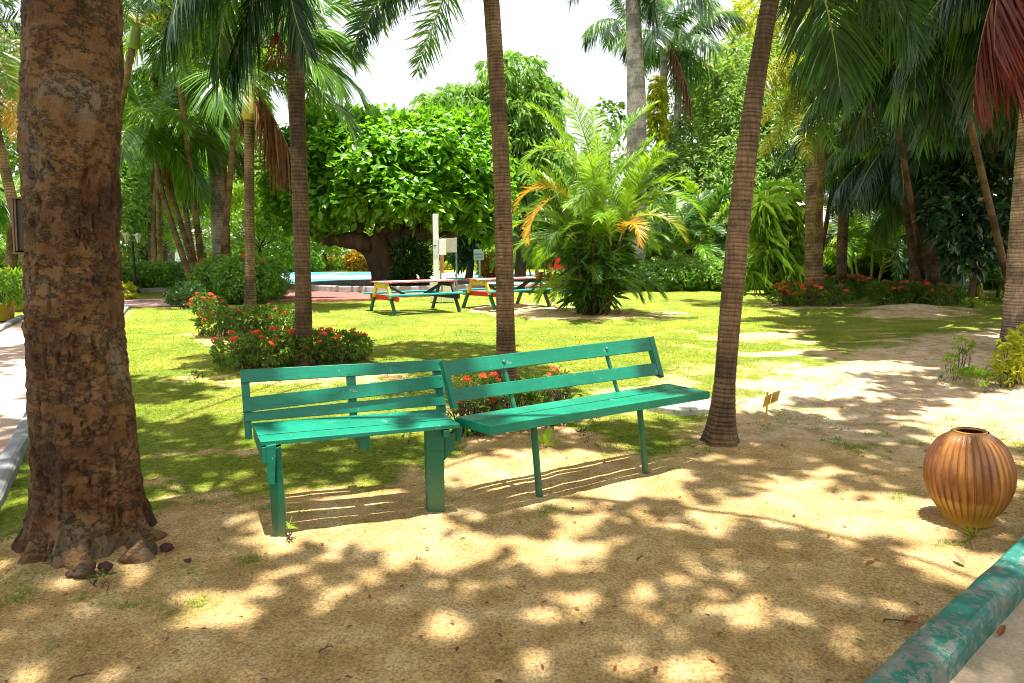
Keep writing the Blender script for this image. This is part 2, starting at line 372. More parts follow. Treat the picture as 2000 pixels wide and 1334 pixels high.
# ------------------------------------------------------------------ ground
def P_(pts, z=0.0): return [at(x, y, z) for x, y in pts]
SAND = P_([(-1500, 1300), (-300, 1230), (0, 1150), (60, 1085), (250, 1060), (300, 1045), (345, 1008), (480, 985), (560, 978), (640, 958), (760, 955), (830, 925), (880, 875),
           (900, 850), (1010, 825), (1150, 845), (1270, 905), (1340, 870), (1400, 800), (1440, 785), (1470, 748), (1560, 722), (1640, 700), (1690, 674), (1780, 668), (1850, 652),
           (1930, 640), (2000, 630), (2300, 640), (3300, 760), (4000, 1300), (4000, 3500), (-3000, 3500)])
PALE = P_([(1440, 800), (1470, 745), (1560, 720), (1640, 700), (1700, 672), (1930, 638), (2300, 640), (3000, 800), (2000, 830), (1800, 790), (1680, 850), (1500, 830)])
PATH_N = [at(-260, 1400), at(0, 905), at(60, 797), at(245, 600)]
PATH_F = [at(0, 650) + (at(0, 650) - at(50, 622)) * 6, at(0, 650), at(50, 622), at(225, 583)]
ROADC = [at(1786, 1334, .1), at(2000, 1130, .1)]
def wpt(*a): return np.array(a, float)
kerb_a = at(1671, 1334, .11); kerb_b = at(2000, 1038, .11); kd = nrm((kerb_b - kerb_a)[:2]); kn = np.array([kd[1], -kd[0]])   # kn points right/near
ka = kerb_a[:2] - kd * 2.5; kb_ = kerb_b[:2] + kd * 6.0
K_W = .142
PAVE_R = [np.append(ka + kn * K_W * .6, 0), np.append(kb_ + kn * K_W * .6, 0), np.append(kb_ + kn * 6, 0), np.append(ka + kn * 6, 0)]
PATH_L = PATH_N + PATH_F[::-1]
PATH_X = P_([(226, 600), (352, 598), (560, 586), (560, 571), (352, 583), (226, 584)])
BRICK = P_([(548, 586), (700, 583), (880, 572), (1000, 566), (1200, 560), (1220, 550), (950, 548), (548, 556)])
GRASS_PATCH = [(1520, 805, 90, 22), (1600, 792, 70, 14), (1480, 850, 80, 20), (1780, 832, 90, 20), (1900, 868, 120, 34), (1965, 960, 50, 40), (1700, 870, 60, 14), (1370, 905, 60, 10), (1560, 735, 90, 8), (1640, 712, 60, 6), (1260, 878, 90, 22), (1340, 835, 70, 30), (1230, 845, 60, 20), (1560, 790, 60, 14), (1500, 830, 60, 12), (1745, 825, 55, 12), (1780, 860, 40, 10), (1890, 850, 90, 18), (1980, 920, 60, 40),
               (1760, 965, 40, 12), (1770, 1170, 24, 10), (1710, 1060, 45, 12), (1560, 1265, 0, 0), (370, 1120, 70, 16), (300, 1185, 60, 22), (80, 1240, 90, 25), (60, 1160, 120, 40), (180, 1170, 100, 20),
               (480, 1090, 30, 8), (1940, 640, 90, 8), (1720, 610, 0, 0), (1850, 600, 70, 7), (700, 1000, 90, 8), (760, 985, 60, 10), (560, 1000, 60, 10), (1085, 990, 60, 10), (1850, 1062, 50, 10),
               (1950, 740, 60, 20), (400, 1180, 40, 10), (130, 1120, 60, 20), (10, 1120, 60, 40), (870, 1020, 30, 6)]
BARE_PATCH = [(575, 735, 150, 14, .9), (1165, 612, 110, 8, 1), (1480, 745, 70, 10, .6), (1240, 765, 70, 10, .8), (1560, 665, 50, 6, .5), (1640, 680, 30, 5, .6), (1360, 720, 60, 8, .35), (1500, 690, 40, 5, .5), (1595, 597, 90, 6, .9),
              (1010, 600, 70, 10, 1), (430, 655, 50, 12, .7), (1500, 715, 60, 8, .4), (1010, 800, 150, 30, .9), (1320, 745, 50, 8, .6), (1780, 612, 90, 10, 1)]
def grass_at(x, y):
    sdv = np.where(inpoly(x, y, SAND), -1, 1) * polydist(x, y, SAND)
    nz = fbm(x * 2.2, y * 2.2, 4, 3) - .5; n2 = fbm(x * 9, y * 9, 3, 5) - .5
    sc = np.clip(.12 + y * .045, .1, 1.2)
    g = sstep(-.5, .5, (sdv + nz * 1.7 * sc + n2 * .5 * sc) / sc) * .95
    px, py = w2p(x, y)
    for cx, cy, rx, ry in GRASS_PATCH:
        if rx: g = np.maximum(g, .56 * sstep(1.7, .1, np.hypot((px - cx) / rx, (py - cy) / ry) + nz * 3.2 + n2 * 3.5))
    for cx, cy, rx, ry, s in BARE_PATCH:
        g = g * (1 - s * sstep(1.4, .5, np.hypot((px - cx) / rx, (py - cy) / ry) + nz * 2.2 + n2 * 1.5))
    g = g * (1 - .75 * sstep(.62, .74, fbm(x * 1.3 + 7, y * 1.3, 4, 9)) * sstep(1250, 1500, px) * (py > 640))
    g = g * (1 - .55 * sstep(.60, .75, fbm(x * 3 + 7, y * 3, 4, 19)) * (py > 870))
    for Q in (PATH_L, PAVE_R, PATH_X, BRICK): g = np.where(inpoly(x, y, Q), 0, g)
    return np.clip(g, 0, 1)
MOUND = (at(1790, 607)[:2], 1.9, .9, .17)
def height(x, y):
    s = 1 - .6 * grass_at(x, y)
    h = (fbm(x * 1.1, y * 1.1, 3, 21) - .75) * .045 * np.clip(y / 4, .6, 3) + (fbm(x * 6, y * 6, 4, 23) - .5) * .022 * s
    h = h + (fbm(x * 17, y * 17, 3, 27) - .5) * .010 * s
    pz = sstep(.2, -.3, np.where(inpoly(x, y, PALE), -1, 1) * polydist(x, y, PALE)); h = h + pz * ((fbm(x * 3.3, y * 3.3, 4, 31) - .5) * .07)
    (mx, my), rx, ry, mh = MOUND
    h = h + mh * np.exp(-(((x - mx) / rx) ** 2 + ((y - my) / ry) ** 2) * 1.3) * (.7 + .6 * fbm(x * 2, y * 2, 3, 41))
    for Q in (PATH_L, PAVE_R, PATH_X, BRICK):
        d = np.where(inpoly(x, y, Q), -1, 1) * polydist(x, y, Q); t = sstep(.35, .02, d); h = h * (1 - t) + t * -.02
    d = y - 29.5; h = np.where(y > 29, -.03 + 0 * h, h)
    # root rise of the big tree
    h = h + .05 * np.exp(-(((x - BT[0]) / .75) ** 2 + ((y - BT[1]) / .55) ** 2))
    return h
BT = atY(168, 1095, 3.35)[:2]
def make_ground():
    xs = np.concatenate([-np.geomspace(6, 140, 75)[::-1], np.linspace(-6, 6, 340)[1:-1], np.geomspace(6, 140, 75)])
    ys = np.concatenate([np.linspace(-6, 1.4, 20), np.linspace(1.4, 9, 260)[1:], np.geomspace(9, 30, 170)[1:], np.geomspace(30, 190, 40)[1:]])
    X, Y = np.meshgrid(xs, ys); x = X.ravel(); y = Y.ravel(); g = grass_at(x, y); z = height(x, y)
    nx, ny = len(xs), len(ys); i = (np.arange(ny - 1)[:, None] * nx + np.arange(nx - 1)[None]).ravel()
    mb = MB().add(np.stack([x, y, z], 1), np.stack([i, i + 1, i + nx + 1, i + nx], 1), 0, g)
    m, nt, P, out = newmat('sand_and_lawn')
    a = nt.nodes.new('ShaderNodeAttribute'); a.attribute_name = 'h'
    pl = nt.nodes.new('ShaderNodeAttribute'); pl.attribute_name = 'pale'
    s1 = ramp(nt, noise(nt, 3.5, 6, .65), [(.36, (.48, .305, .115)), (.5, (.63, .415, .17)), (.64, (.75, .54, .26))])
    s1 = mixc(nt, .75, s1, ramp(nt, noise(nt, 75, 5, .85), [(.40, (.42, .38, .32)), (.5, (1, 1, 1)), (.60, (1.45, 1.4, 1.35))]), 'MULTIPLY')
    s1 = mixc(nt, ramp(nt, noise(nt, 40, 6, .8), [(.58, (0, 0, 0)), (.64, (.75, .75, .75))]), s1, (.15, .09, .04))
    s1 = mixc(nt, ramp(nt, noise(nt, 150, 4, .85), [(.60, (0, 0, 0)), (.66, (.8, .8, .8))]), s1, (.75, .62, .42))
    s2 = ramp(nt, noise(nt, 4, 7, .7), [(.38, (.48, .33, .18)), (.5, (.66, .48, .28)), (.62, (.76, .61, .42))])
    s2 = mixc(nt, ramp(nt, noise(nt, 14, 7, .8), [(.55, (0, 0, 0)), (.63, (.7, .7, .7))]), s2, (.24, .16, .09))
    s2 = mixc(nt, .6, s2, ramp(nt, noise(nt, 60, 5, .85), [(.4, (.5, .47, .44)), (.6, (1.3, 1.3, 1.3))]), 'MULTIPLY')
    soil = mixc(nt, pl.outputs['Fac'], s1, s2)
    gr = ramp(nt, noise(nt, .9, 6, .65), [(.36, (.085, .16, .005)), (.5, (.155, .215, .008)), (.62, (.235, .255, .022))])
    gr = mixc(nt, .8, gr, ramp(nt, noise(nt, 28, 6, .75), [(.4, (.5, .55, .45)), (.6, (1.4, 1.35, 1.3))]), 'MULTIPLY')
    gr = mixc(nt, ramp(nt, noise(nt, 4, 7, .8), [(.54, (0, 0, 0)), (.64, (.5, .5, .5))]), gr, (.28, .24, .07))
    f = math_(nt, 'ADD', a.outputs['Fac'], math_(nt, 'MULTIPLY', math_(nt, 'SUBTRACT', noise(nt, 26, 7, .85), .5), 2.2))
    fac = ramp(nt, f, [(.40, (0, 0, 0)), (.95, (1, 1, 1))])
    nt.links.new(mixc(nt, fac, soil, gr), P.inputs['Base Color']); P.inputs['Roughness'].default_value = .95; P.inputs['Specular IOR Level'].default_value = .1
    hh = math_(nt, 'ADD', noise(nt, 45, 7, .8), math_(nt, 'MULTIPLY', noise(nt, 150, 3, .8), .6)); bump(nt, P, hh, 1.0, .022)
    o = struct('ground', mb, m, True)
    pa = sstep(1.3, -1.0, np.where(inpoly(x, y, PALE), -1, 1) * polydist(x, y, PALE) + (fbm(x, y, 3, 51) - .5) * 3)
    pa = np.maximum(pa, np.exp(-(((x - MOUND[0][0]) / 2.4) ** 2 + ((y - MOUND[0][1]) / 1.4) ** 2)))
    pa = np.maximum(pa, sstep(12, 16, y) * .5)
    q = o.data.attributes.new('pale', 'FLOAT', 'POINT'); q.data.foreach_set('value', pa.astype(np.float32))
    return o
make_ground()
def blades(n, y0, y1, L, W, seed, edge=False):
    r = np.random.default_rng(seed)
    y = y0 + (y1 - y0) * r.random(n) ** .8; x = (r.random(n) * 2 - 1) * (y * .80 + .3)
    g = grass_at(x, y); clump = sstep(.36, .6, fbm(x * 5, y * 5, 3, 61)); k = r.random(n) < (g ** 1.5) * (.25 + .75 * clump) if not edge else r.random(n) < np.exp(-((g - .5) / .28) ** 2) * sstep(.56, .68, fbm(x * 8, y * 8, 3, 67))
    x = x[k]; y = y[k]; g = g[k]; n = len(x); z = height(x, y) - .004
    a = r.random(n) * 2 * np.pi; ln = L * (.45 + .8 * r.random(n)) * (.5 + .5 * g); le = .35 + .9 * r.random(n)
    b = np.stack([x, y, z], 1); d = np.stack([np.cos(a) * le, np.sin(a) * le, np.ones(n)], 1) * (ln / np.sqrt(1 + le ** 2))[:, None]
    s = np.stack([-np.sin(a), np.cos(a), 0 * a], 1) * (W * (.6 + .8 * r.random(n)))[:, None]
    md = b + d * .55; tip = b + d + np.stack([np.cos(a), np.sin(a), -.3 + 0 * a], 1) * (ln * .25)[:, None]
    v = np.stack([b - s, b + s, md + s * .7, md - s * .7, tip], 1).reshape(-1, 3); i = np.arange(n)[:, None] * 5
    return v, [i + np.array([[0, 1, 2, 3]]), i + np.array([[3, 2, 4]])]
M['grass'] = leafmat('lawn_grass', [(.055, .15, .004), (.14, .24, .008), (.28, .33, .025)], (.3, .42, .015), .3, .5, .3, nscale=1.1)
gb = MB()
for a in ((110000, 2.4, 6.5, .030, .0016, 1), (120000, 6.0, 12, .034, .0030, 2), (60000, 11, 27, .045, .007, 3)): gb.add(*blades(*a))
for a in ((260000, 1.6, 5.5, .040, .0015, 4, True), (160000, 5, 12, .055, .0028, 5, True)): gb.add(*blades(*a))
tag(obj('grass', gb, M['grass']), 'short yellow-green lawn grass around the sandy ground', 'grass', kind='stuff')

def sheet(name, P, mat, z=.004, sub=1, kind=True):
    P = np.asarray(P)[:, :2]; v = np.column_stack([P, np.full(len(P), z)])
    a = 0.0
    for i in range(len(P)): a += P[i][0] * P[(i + 1) % len(P)][1] - P[(i + 1) % len(P)][0] * P[i][1]
    idx = np.arange(len(P)) if a > 0 else np.arange(len(P))[::-1]
    return struct(name, MB().add(v, idx[None]), mat)
def pavemat(name, c0, c1, c2, sc=.3, brick=False):
    m, nt, P, out = newmat(name)
    c = ramp(nt, noise(nt, 2.2, 7, .7), [(.3, c0), (.55, c1), (.75, c2)])
    c = mixc(nt, .7, c, ramp(nt, noise(nt, 70, 5, .8), [(.3, (.6, .58, .55)), (.7, (1.25, 1.22, 1.2))]), 'MULTIPLY')
    if brick:
        b = nt.nodes.new('ShaderNodeTexBrick'); t = nt.nodes.new('ShaderNodeTexCoord'); nt.links.new(t.outputs['Object'], b.inputs['Vector']); b.inputs['Scale'].default_value = 3
        b.inputs['Color1'].default_value = (1, 1, 1, 1); b.inputs['Color2'].default_value = (.7, .65, .65, 1); b.inputs['Mortar'].default_value = (.45, .42, .4, 1); b.inputs['Mortar Size'].default_value = .02
        c = mixc(nt, 1, c, b.outputs[0], 'MULTIPLY')
    nt.links.new(c, P.inputs['Base Color']); P.inputs['Roughness'].default_value = .9; P.inputs['Specular IOR Level'].default_value = .2
    bump(nt, P, noise(nt, 60, 6, .8), .5, .006); return m
sheet('footpath', PATH_L, pavemat('pinkish_path', (.36, .25, .19), (.46, .33, .25), (.52, .40, .31)))
sheet('cross_path', PATH_X, pavemat('pink_brick_path', (.38, .24, .21), (.46, .30, .26), (.5, .36, .31), brick=True), .006)
sheet('brick_paving', BRICK, pavemat('red_brick_paving', (.22, .10, .08), (.30, .15, .12), (.36, .20, .16), brick=True), .008)
sheet('pavement', PAVE_R, pavemat('sandy_concrete', (.38, .28, .18), (.48, .37, .25), (.56, .45, .32)))
# sports court beyond the sprawling tree
COURT = [wpt(-17, 30.5, 0), wpt(1.5, 30.5, 0), wpt(1.5, 48, 0), wpt(-24, 48, 0)]
sheet('sports_court', COURT, M['court_mint'], .01)
for i, (x0, x1, y0, y1, mt) in enumerate([(-15.5, -3.5, 32.2, 36.2, 'court_blue'), (-16.5, -3.5, 36.2, 40.8, 'court_white'), (-18.5, -6, 40.8, 47, 'court_blue'), (-6, 0, 41.5, 46.5, 'court_mint'), (-11.6, -11.3, 40.8, 47, 'court_white')]):
    sheet('court_marking', [wpt(x0, y0, 0), wpt(x1, y0, 0), wpt(x1, y1, 0), wpt(x0, y1, 0)], M[mt], .016 + .004 * i)

def kerb(name, pts, wid, hgt, mat, label, seed=0, side=1, n=None):
    pts = np.asarray(pts, float)[:, :2]; L = np.concatenate([[0], np.cumsum(np.linalg.norm(np.diff(pts, axis=0), axis=1))]); n = n or int(L[-1] / .05)
    t = np.linspace(0, L[-1], n); c = np.stack([np.interp(t, L, pts[:, 0]), np.interp(t, L, pts[:, 1])], 1); T = nrm(np.gradient(c, axis=0)); S = np.stack([T[:, 1], -T[:, 0]], 1) * side
    j = lambda k, a: (fbm(t * 3 + k * 9, t * 0 + seed, 4, seed + k) - .5)[:, None] * a
    prof = [(0, -.08, .0), (0.0, hgt - .028, .03), (.008, hgt - .010, .02), (.026, hgt, .02), (wid - .034, hgt, .02), (wid - .010, hgt - .011, .02), (wid, hgt - .034, .025), (wid + .004, -.08, .0)]
    rows = [np.column_stack([c + S * (u + j(k, a)), np.full(n, z) + (j(k + 7, a * .5)[:, 0] if a else 0)]) for k, (u, z, a) in enumerate(prof)]
    v = np.stack(rows, 1).reshape(-1, 3); m = len(prof); i = (np.arange(n - 1)[:, None] * m + np.arange(m - 1)[None]).ravel()
    o = obj(name, MB().add(v, [np.stack([i, i + 1, i + m + 1, i + m], 1), np.arange(m)[None], (np.arange(m) + (n - 1) * m)[::-1][None]]), mat, None, True)
    o.data.polygons.foreach_set('use_smooth', np.zeros(len(o.data.polygons), bool)); return tag(o, label, 'kerb')
def kerbpaint():
    m, nt, P, out = newmat('worn_green_kerb_paint')
    base = ramp(nt, noise(nt, 6, 7, .7), [(.36, (.07, .09, .07)), (.5, (.14, .165, .13)), (.64, (.21, .20, .14))])
    gcol = ramp(nt, noise(nt, 5, 4), [(.3, (.0, .09, .065)), (.7, (.01, .17, .12))])
    f = ramp(nt, math_(nt, 'ADD', math_(nt, 'MULTIPLY', noise(nt, 22, 8, .75), .75), math_(nt, 'MULTIPLY', noise(nt, 3, 3), .35)), [(.52, (0, 0, 0)), (.55, (1, 1, 1))])
    c = mixc(nt, f, base, gcol)
    c = mixc(nt, ramp(nt, noise(nt, 40, 6, .8), [(.64, (0, 0, 0)), (.70, (.6, .6, .6))]), c, (.50, .42, .28))
    nt.links.new(c, P.inputs['Base Color']); P.inputs['Roughness'].default_value = .6
    bump(nt, P, noise(nt, 30, 7, .8), .6, .004); return m
kerb('kerb', [ka, kb_], K_W, .11, kerbpaint(), 'concrete kerb with worn flaking green paint beside the ribbed jar', 3, 1)
kerb('kerb', [p for p in PATH_N], .12, .07, M['kerb_grey'], 'grey kerb on the near side of the footpath behind the big tree', 5, 1)
kerb('kerb', [p for p in PATH_F], .14, .08, M['kerb_grey'], 'grey kerb on the far side of the footpath below the plant pots', 8, -1)
hb = P_([(240, 575), (282, 570), (345, 567), (380, 568)])
kerb('kerb', hb, .2, .14, M['conc'], 'pale concrete edging under the long hedge behind the lamp post', 9, 1)
kerb('kerb', P_([(548, 588), (700, 585), (880, 574), (1000, 568)]), .2, .06, plain('red_brick_edge', (.34, .12, .09), .9, .3), 'red brick edging along the lawn behind the left picnic table', 10, 1)
def slabmat():
    m = plain('faded_slab', (.40, .36, .27), .9, .2, 5, .5, .003, dirt=(.10, .22, .16)); return m
sl = P_([(1262, 790), (1300, 778), (1392, 776), (1400, 797), (1330, 801)], .02)
tag(obj('concrete_slab', MB().add(np.concatenate([np.array(sl), np.array(sl) - [0, 0, .12]]), [np.arange(5)[::-1][None], np.array([[0, 1, 6, 5], [1, 2, 7, 6], [2, 3, 8, 7], [3, 4, 9, 8], [4, 0, 5, 9]])]), slabmat(), bevel=.01), 'flat slab with faded green paint on the ground behind the right bench end', 'slab')
cc = at(770, 562); th = np.linspace(0, 2 * np.pi, 73)
ring = np.stack([cc[0] + 3.4 * np.cos(th), cc[1] + 3.0 * np.sin(th)], 1)
kerb('planter_kerb', ring, .22, .22, M['conc'], 'round concrete kerb ringing the foot of the sprawling tree', 12, 1, 90)
sheet('tree_pit_soil', np.column_stack([ring[:-1], 0 * ring[:-1, 0]]), pavemat('pit_soil', (.05, .035, .02), (.10, .07, .04), (.16, .12, .06)), .03)

# ------------------------------------------------------------------ foliage builders
def leaves(C, A, k, L, W, spread, droop, seed, mb, fold=.25, up=.6, mi=0, jit=.15, face=None):
    r = np.random.default_rng(seed); C = np.repeat(C, k, 0); A = np.repeat(A, k, 0); n = len(C)
    if n == 0: return mb
    d = nrm(A + r.normal(size=(n, 3)) * spread); C = C + r.normal(size=(n, 3)) * L * jit
    upv = nrm(np.array([0, 0, 1.0]) * up + r.normal(size=(n, 3)) * .45); s = nrm(np.cross(d, upv)); nn = np.cross(s, d)
    if face is not None:
        nn = nrm(A * face + np.array([0, 0, 1.0]) * (1 - face) + r.normal(size=(n, 3)) * .38); d = nrm(np.cross(nn, r.normal(size=(n, 3)))); d = nrm(d + [0, 0, -.25] + A * .25); s = nrm(np.cross(d, nn)); nn = np.cross(s, d)
    l = (L * (.6 + .7 * r.random(n)))[:, None]; ww = (W * (.7 + .5 * r.random(n)))[:, None]
    dz = np.array([0, 0, -1.0]) * droop * l; f = nn * ww * fold
    b = C; l1 = C + d * l * .33 - s * ww * .5 + f + dz * .1; l2 = C + d * l * .72 - s * ww * .42 + f + dz * .5
    r1 = C + d * l * .33 + s * ww * .5 + f + dz * .1; r2 = C + d * l * .72 + s * ww * .42 + f + dz * .5; t = C + d * l + dz
    v = np.stack([b, l1, l2, t, r2, r1], 1).reshape(-1, 3); i = np.arange(n)[:, None] * 6
    return mb.add(v, [i + np.array([[0, 3, 2, 1]]), i + np.array([[0, 5, 4, 3]])], mi)
def blobpts(blobs, dens, seed, inner=.18, upb=.15, lump=.35, lsc=1.0, zmin=None):
    r = np.random.default_rng(seed); out = []; ax = []
    for bi, (c, R) in enumerate(blobs):
        c = np.array(c, float); R = np.array(R if np.ndim(R) else (R, R, R), float)
        area = 4 * np.pi * ((R[0] * R[1]) ** 1.6 / 3 + (R[0] * R[2]) ** 1.6 / 3 + (R[1] * R[2]) ** 1.6 / 3) ** (1 / 1.6); n = int(area * dens)
        d = nrm(r.normal(size=(n, 3)) + [0, 0, upb])
        ln = vnoise(d[:, 0] * 3 * lsc + d[:, 2] * 2.1 + bi * 7, d[:, 1] * 3 * lsc - d[:, 2] * 2.3 * lsc, seed + bi); rf = 1 - lump + lump * 1.5 * ln - .12 * r.random(n)
        ins = r.random(n) < inner; rf = np.where(ins, r.random(n) ** .5 * .85, rf)
        p = c + d * R * rf[:, None]; keep = np.ones(n, bool)
        for bj, (c2, R2) in enumerate(blobs):
            if bj != bi:
                R2 = np.array(R2 if np.ndim(R2) else (R2, R2, R2), float); keep &= (np.linalg.norm((p - np.array(c2)) / R2, axis=1) > .72) | ins
        if zmin is not None: keep &= p[:, 2] > zmin
        out.append(p[keep]); ax.append(nrm(d / R)[keep])
    return np.concatenate(out), np.concatenate(ax)
def limbs_to(mb, base, tips, r0, seed, sag=.0):
    r = np.random.default_rng(seed); base = np.array(base, float)
    for t in tips:
        t = np.array(t, float); L = np.linalg.norm(t - base); a = base + (t - base) * .35 + r.normal(size=3) * L * .08; b = base + (t - base) * .7 + r.normal(size=3) * L * .07
        a[2] -= sag * L * .1; b[2] -= sag * L * .12
        p = crom([base, a, b, t], 14); mb.tube(p, np.linspace(r0, r0 * .18, 14), 8)
    return mb
def tree(name, label, cat, base, trunk, tr, blobs, dens, k, L, W, mat, bark, seed, group=None, spread=.8, droop=.25, inner=.18, limbr=None, lump=.35, up=.6, lsc=1.0, crownname='crown', face=None):
    base = np.array(base, float); t = thing(name, label, cat, base, group)
    tb = MB(); tp = crom(trunk, 26); tb.tube(tp, np.interp(np.linspace(0, 1, 26), np.linspace(0, 1, len(tr)), tr), 12)
    limbs_to(tb, tp[-1], [b[0] for b in blobs], limbr or tr[-1] * .7, seed)
    obj('trunk', tb, bark, t, True, base)
    C, A = blobpts(blobs, dens, seed, inner, lump=lump, lsc=lsc)
    obj(crownname, leaves(C, A, k, L, W, spread, droop, seed + 1, MB(), up=up, face=face, jit=.15 if face is None else .5), mat, t, False, base)
    return t

# ---- fronds
_fr = {}
STY = {  # n per side, leaflet len, width, base angle, tip angle, V lift, droop
    'areca': (62, .52, .024, 62, 28, 28, .26), 'royal': (74, .74, .030, 72, 30, -6, .62), 'xmas': (84, .46, .024, 60, 30, -8, .85),
    'fox': (120, .40, .020, 72, 45, None, .22), 'coco': (76, .74, .032, 62, 22, 6, .42), 'deadhang': (44, .7, .035, 38, 14, -30, .9)}
CLS = {'up': (78, 45), 'mid': (55, 85), 'arch': (38, 105), 'low': (12, 85), 'hang': (-25, 55), 'drop': (-62, 24), 'over': (50, 135)}
def frond_mesh(style, cls, var, mat, rmat='rachis', wmul=1.0):
    key = (style, cls, var, mat, wmul)
    if key in _fr: return _fr[key]
    ns, LL, W, a0, a1, V, dr = STY[style]; e0, cu = CLS[cls]; r = np.random.default_rng(abs(hash(style + cls)) % 1000 * 0 + var * 31 + len(style) * 7 + int(e0 + 90) * 3)
    m = 24; t = np.linspace(0, 1, m); el = np.radians(e0 - cu * t ** 1.35 + r.normal() * 4); side = np.cumsum(np.full(m, r.normal() * .012))
    d = np.stack([np.cos(el), side, np.sin(el)], 1); p = np.concatenate([[[0, 0, 0]], np.cumsum(d[:-1] * (1 / (m - 1)), 0)])   # unit length rachis
    mb = MB(); mb.tube(p, np.interp(t, [0, .15, 1], [.013, .009, .002]), 5, 1)
    tt = np.repeat(np.linspace(.14, .995, ns) , 2); tt = np.clip(tt + r.normal(size=tt.shape) * .004, .1, 1); sg = np.tile([1.0, -1.0], ns)
    P = np.stack([np.interp(tt, t, p[:, i]) for i in range(3)], 1); T = nrm(np.stack([np.interp(tt, t, np.gradient(p[:, i])) for i in range(3)], 1))
    S = nrm(np.cross(T, [0, 0, 1.0]) + 1e-6); S[:] = nrm(np.array([0, -1.0, 0]) - T * (T @ np.array([0, -1.0, 0]))[:, None]); U = np.cross(S, T)
    ang = np.radians(a0 + (a1 - a0) * tt ** 1.3 + r.normal(size=tt.shape) * 5)
    if V is None: v = np.radians(r.uniform(-100, 100, tt.shape))
    else: v = np.radians(V + r.normal(size=tt.shape) * 9)
    D = T * np.cos(ang)[:, None] + (S * (sg * np.cos(v))[:, None] + U * np.sin(v)[:, None]) * np.sin(ang)[:, None]
    pr = np.interp(tt, [0, .14, .35, .7, 1], [.5, .6, 1, .85, .35]); ll = LL * .5 * pr * (.85 + .3 * r.random(len(tt)))   # fronds have unit length, leaflets relative
    ss = np.array([0, .3, .65, 1.0]); ws = np.array([.45, 1, .8, .06]) * W * .5 * wmul
    dro = dr * (.7 + .6 * r.random(len(tt)))
    q = P[:, None] + D[:, None] * (ll[:, None] * ss[None])[:, :, None] - np.array([0, 0, 1.0]) * (ll * dro)[:, None, None] * (ss ** 2)[None, :, None] * 1.0
    wd = nrm(T - D * (T * D).sum(1)[:, None] + U * .35 * sg[:, None] * 0 + r.normal(size=T.shape) * .12)
    a = q - wd[:, None] * (ws / 2)[None, :, None]; b = q + wd[:, None] * (ws / 2)[None, :, None]
    vv = np.stack([a, b], 2).reshape(-1, 3); i = np.arange(len(tt))[:, None] * 8
    mb.add(vv, [np.concatenate([i + np.array([[2 * j, 2 * j + 1, 2 * j + 3, 2 * j + 2]]) for j in range(3)])], 0)
    me = mb.mesh('frond', [M[mat], M[rmat]]); _fr[key] = me; return me
def put_frond(root, loc, az, style, cls, var, mat, L, roll=0, rmat='rachis', wmul=1.0, tilt=0, name='frond', label=None):
    return link(name, frond_mesh(style, cls, var, mat, rmat, wmul), root, loc, (roll, math.radians(tilt), math.radians(az)), L, label)

def trunk_mb(path, rad, spacing=.05, amp=.02, n=18, seed=0, flare=.0, wob=.02):
    path = np.asarray(path, float); q = crom(path, 60); L = np.concatenate([[0], np.cumsum(np.linalg.norm(np.diff(q, axis=0), axis=1))]); tot = L[-1]
    r = np.random.default_rng(seed); k = int(tot / spacing); ed = np.cumsum(spacing * r.uniform(.55, 1.45, k + 8)); ed = np.concatenate([[0], ed[ed < tot], [tot]]); kk = np.concatenate([np.arange(len(ed) - 1) + f for f in (0, .12, .85)]); s = np.concatenate([ed[:-1] + np.diff(ed) * f for f in (0, .12, .85)]); o_ = np.argsort(s); s = s[o_]; kk = kk[o_]
    p = np.stack([np.interp(s, L, q[:, i]) for i in range(3)], 1); R = np.interp(s / tot, np.linspace(0, 1, len(rad)), rad)
    ph = kk % 1; R = R * (1 + amp * np.where(ph < .05, -1, np.where(ph < .5, .6, .2)) * (.5 + r.random(len(s))))
    R = R * (1 + flare * np.exp(-s / .16))
    th = np.linspace(0, 2 * np.pi, n, endpoint=False)
    R2 = R[:, None] * (1 + wob * (vnoise(np.cos(th)[None] * 1.5 + s[:, None] * 1.2, np.sin(th)[None] * 1.5 + 5, seed) - .5) * 2)
    if flare: R2 = R2 * (1 + flare * .35 * np.exp(-s / .12)[:, None] * np.sin(th * 5 + 1)[None])
    return MB().tube(p, R2, n, h=kk)
def palm(label, base, path, rad, bark, fr, crown=None, shaft=None, spacing=.05, seed=0, group=None, flare=.25, dead=(), cat='palm tree', name='palm_tree', amp=.02, n=18):
    """fr: list of (az, style, cls, mat, length[, roll])"""
    base = np.array(base, float); t = thing(name, label, cat, base, group); path = np.array(path, float)
    obj('trunk', trunk_mb(path, rad, spacing, amp, n, seed, flare), bark, t, True, base)
    top = path[-1]; d = nrm(path[-1] - path[-2])
    if shaft:
        sl_, sr, sm = shaft; s = np.linspace(0, 1, 14); pp = top + d * (s * sl_)[:, None]
        obj('crownshaft', MB().tube(pp, sr * np.interp(s, [0, .06, .25, .7, 1], [.9, 1.25, 1.2, .85, .5]), 12), sm, t, True, base); top = pp[-1] - d * sl_ * .08
    r = np.random.default_rng(seed + 5)
    for i, f in enumerate(fr):
        az, st, cl, mt, L = f[:5]; ro = f[5] if len(f) > 5 else r.normal() * .12
        dd = mt in ('dead', 'dead_red')
        off = np.array([math.cos(math.radians(az)), math.sin(math.radians(az)), 0]) * .05 - d * .06 * (i % 4)
        put_frond(t, top - base + off, az, st, cl, i % 3, mt, L, ro, 'rachis_dead' if dd else 'rachis', 1.0, name='dead_frond' if dd else 'frond')
    return t
def ringfr(n, style, mat, L, classes, seed, az0=0):
    r = np.random.default_rng(seed); out = []
    for i in range(n):
        out.append(((az0 + i * 137.5 + r.normal() * 10) % 360, style, classes[i % len(classes)], mat if isinstance(mat, str) else mat[i % len(mat)], L * (.85 + .3 * r.random())))
    return out

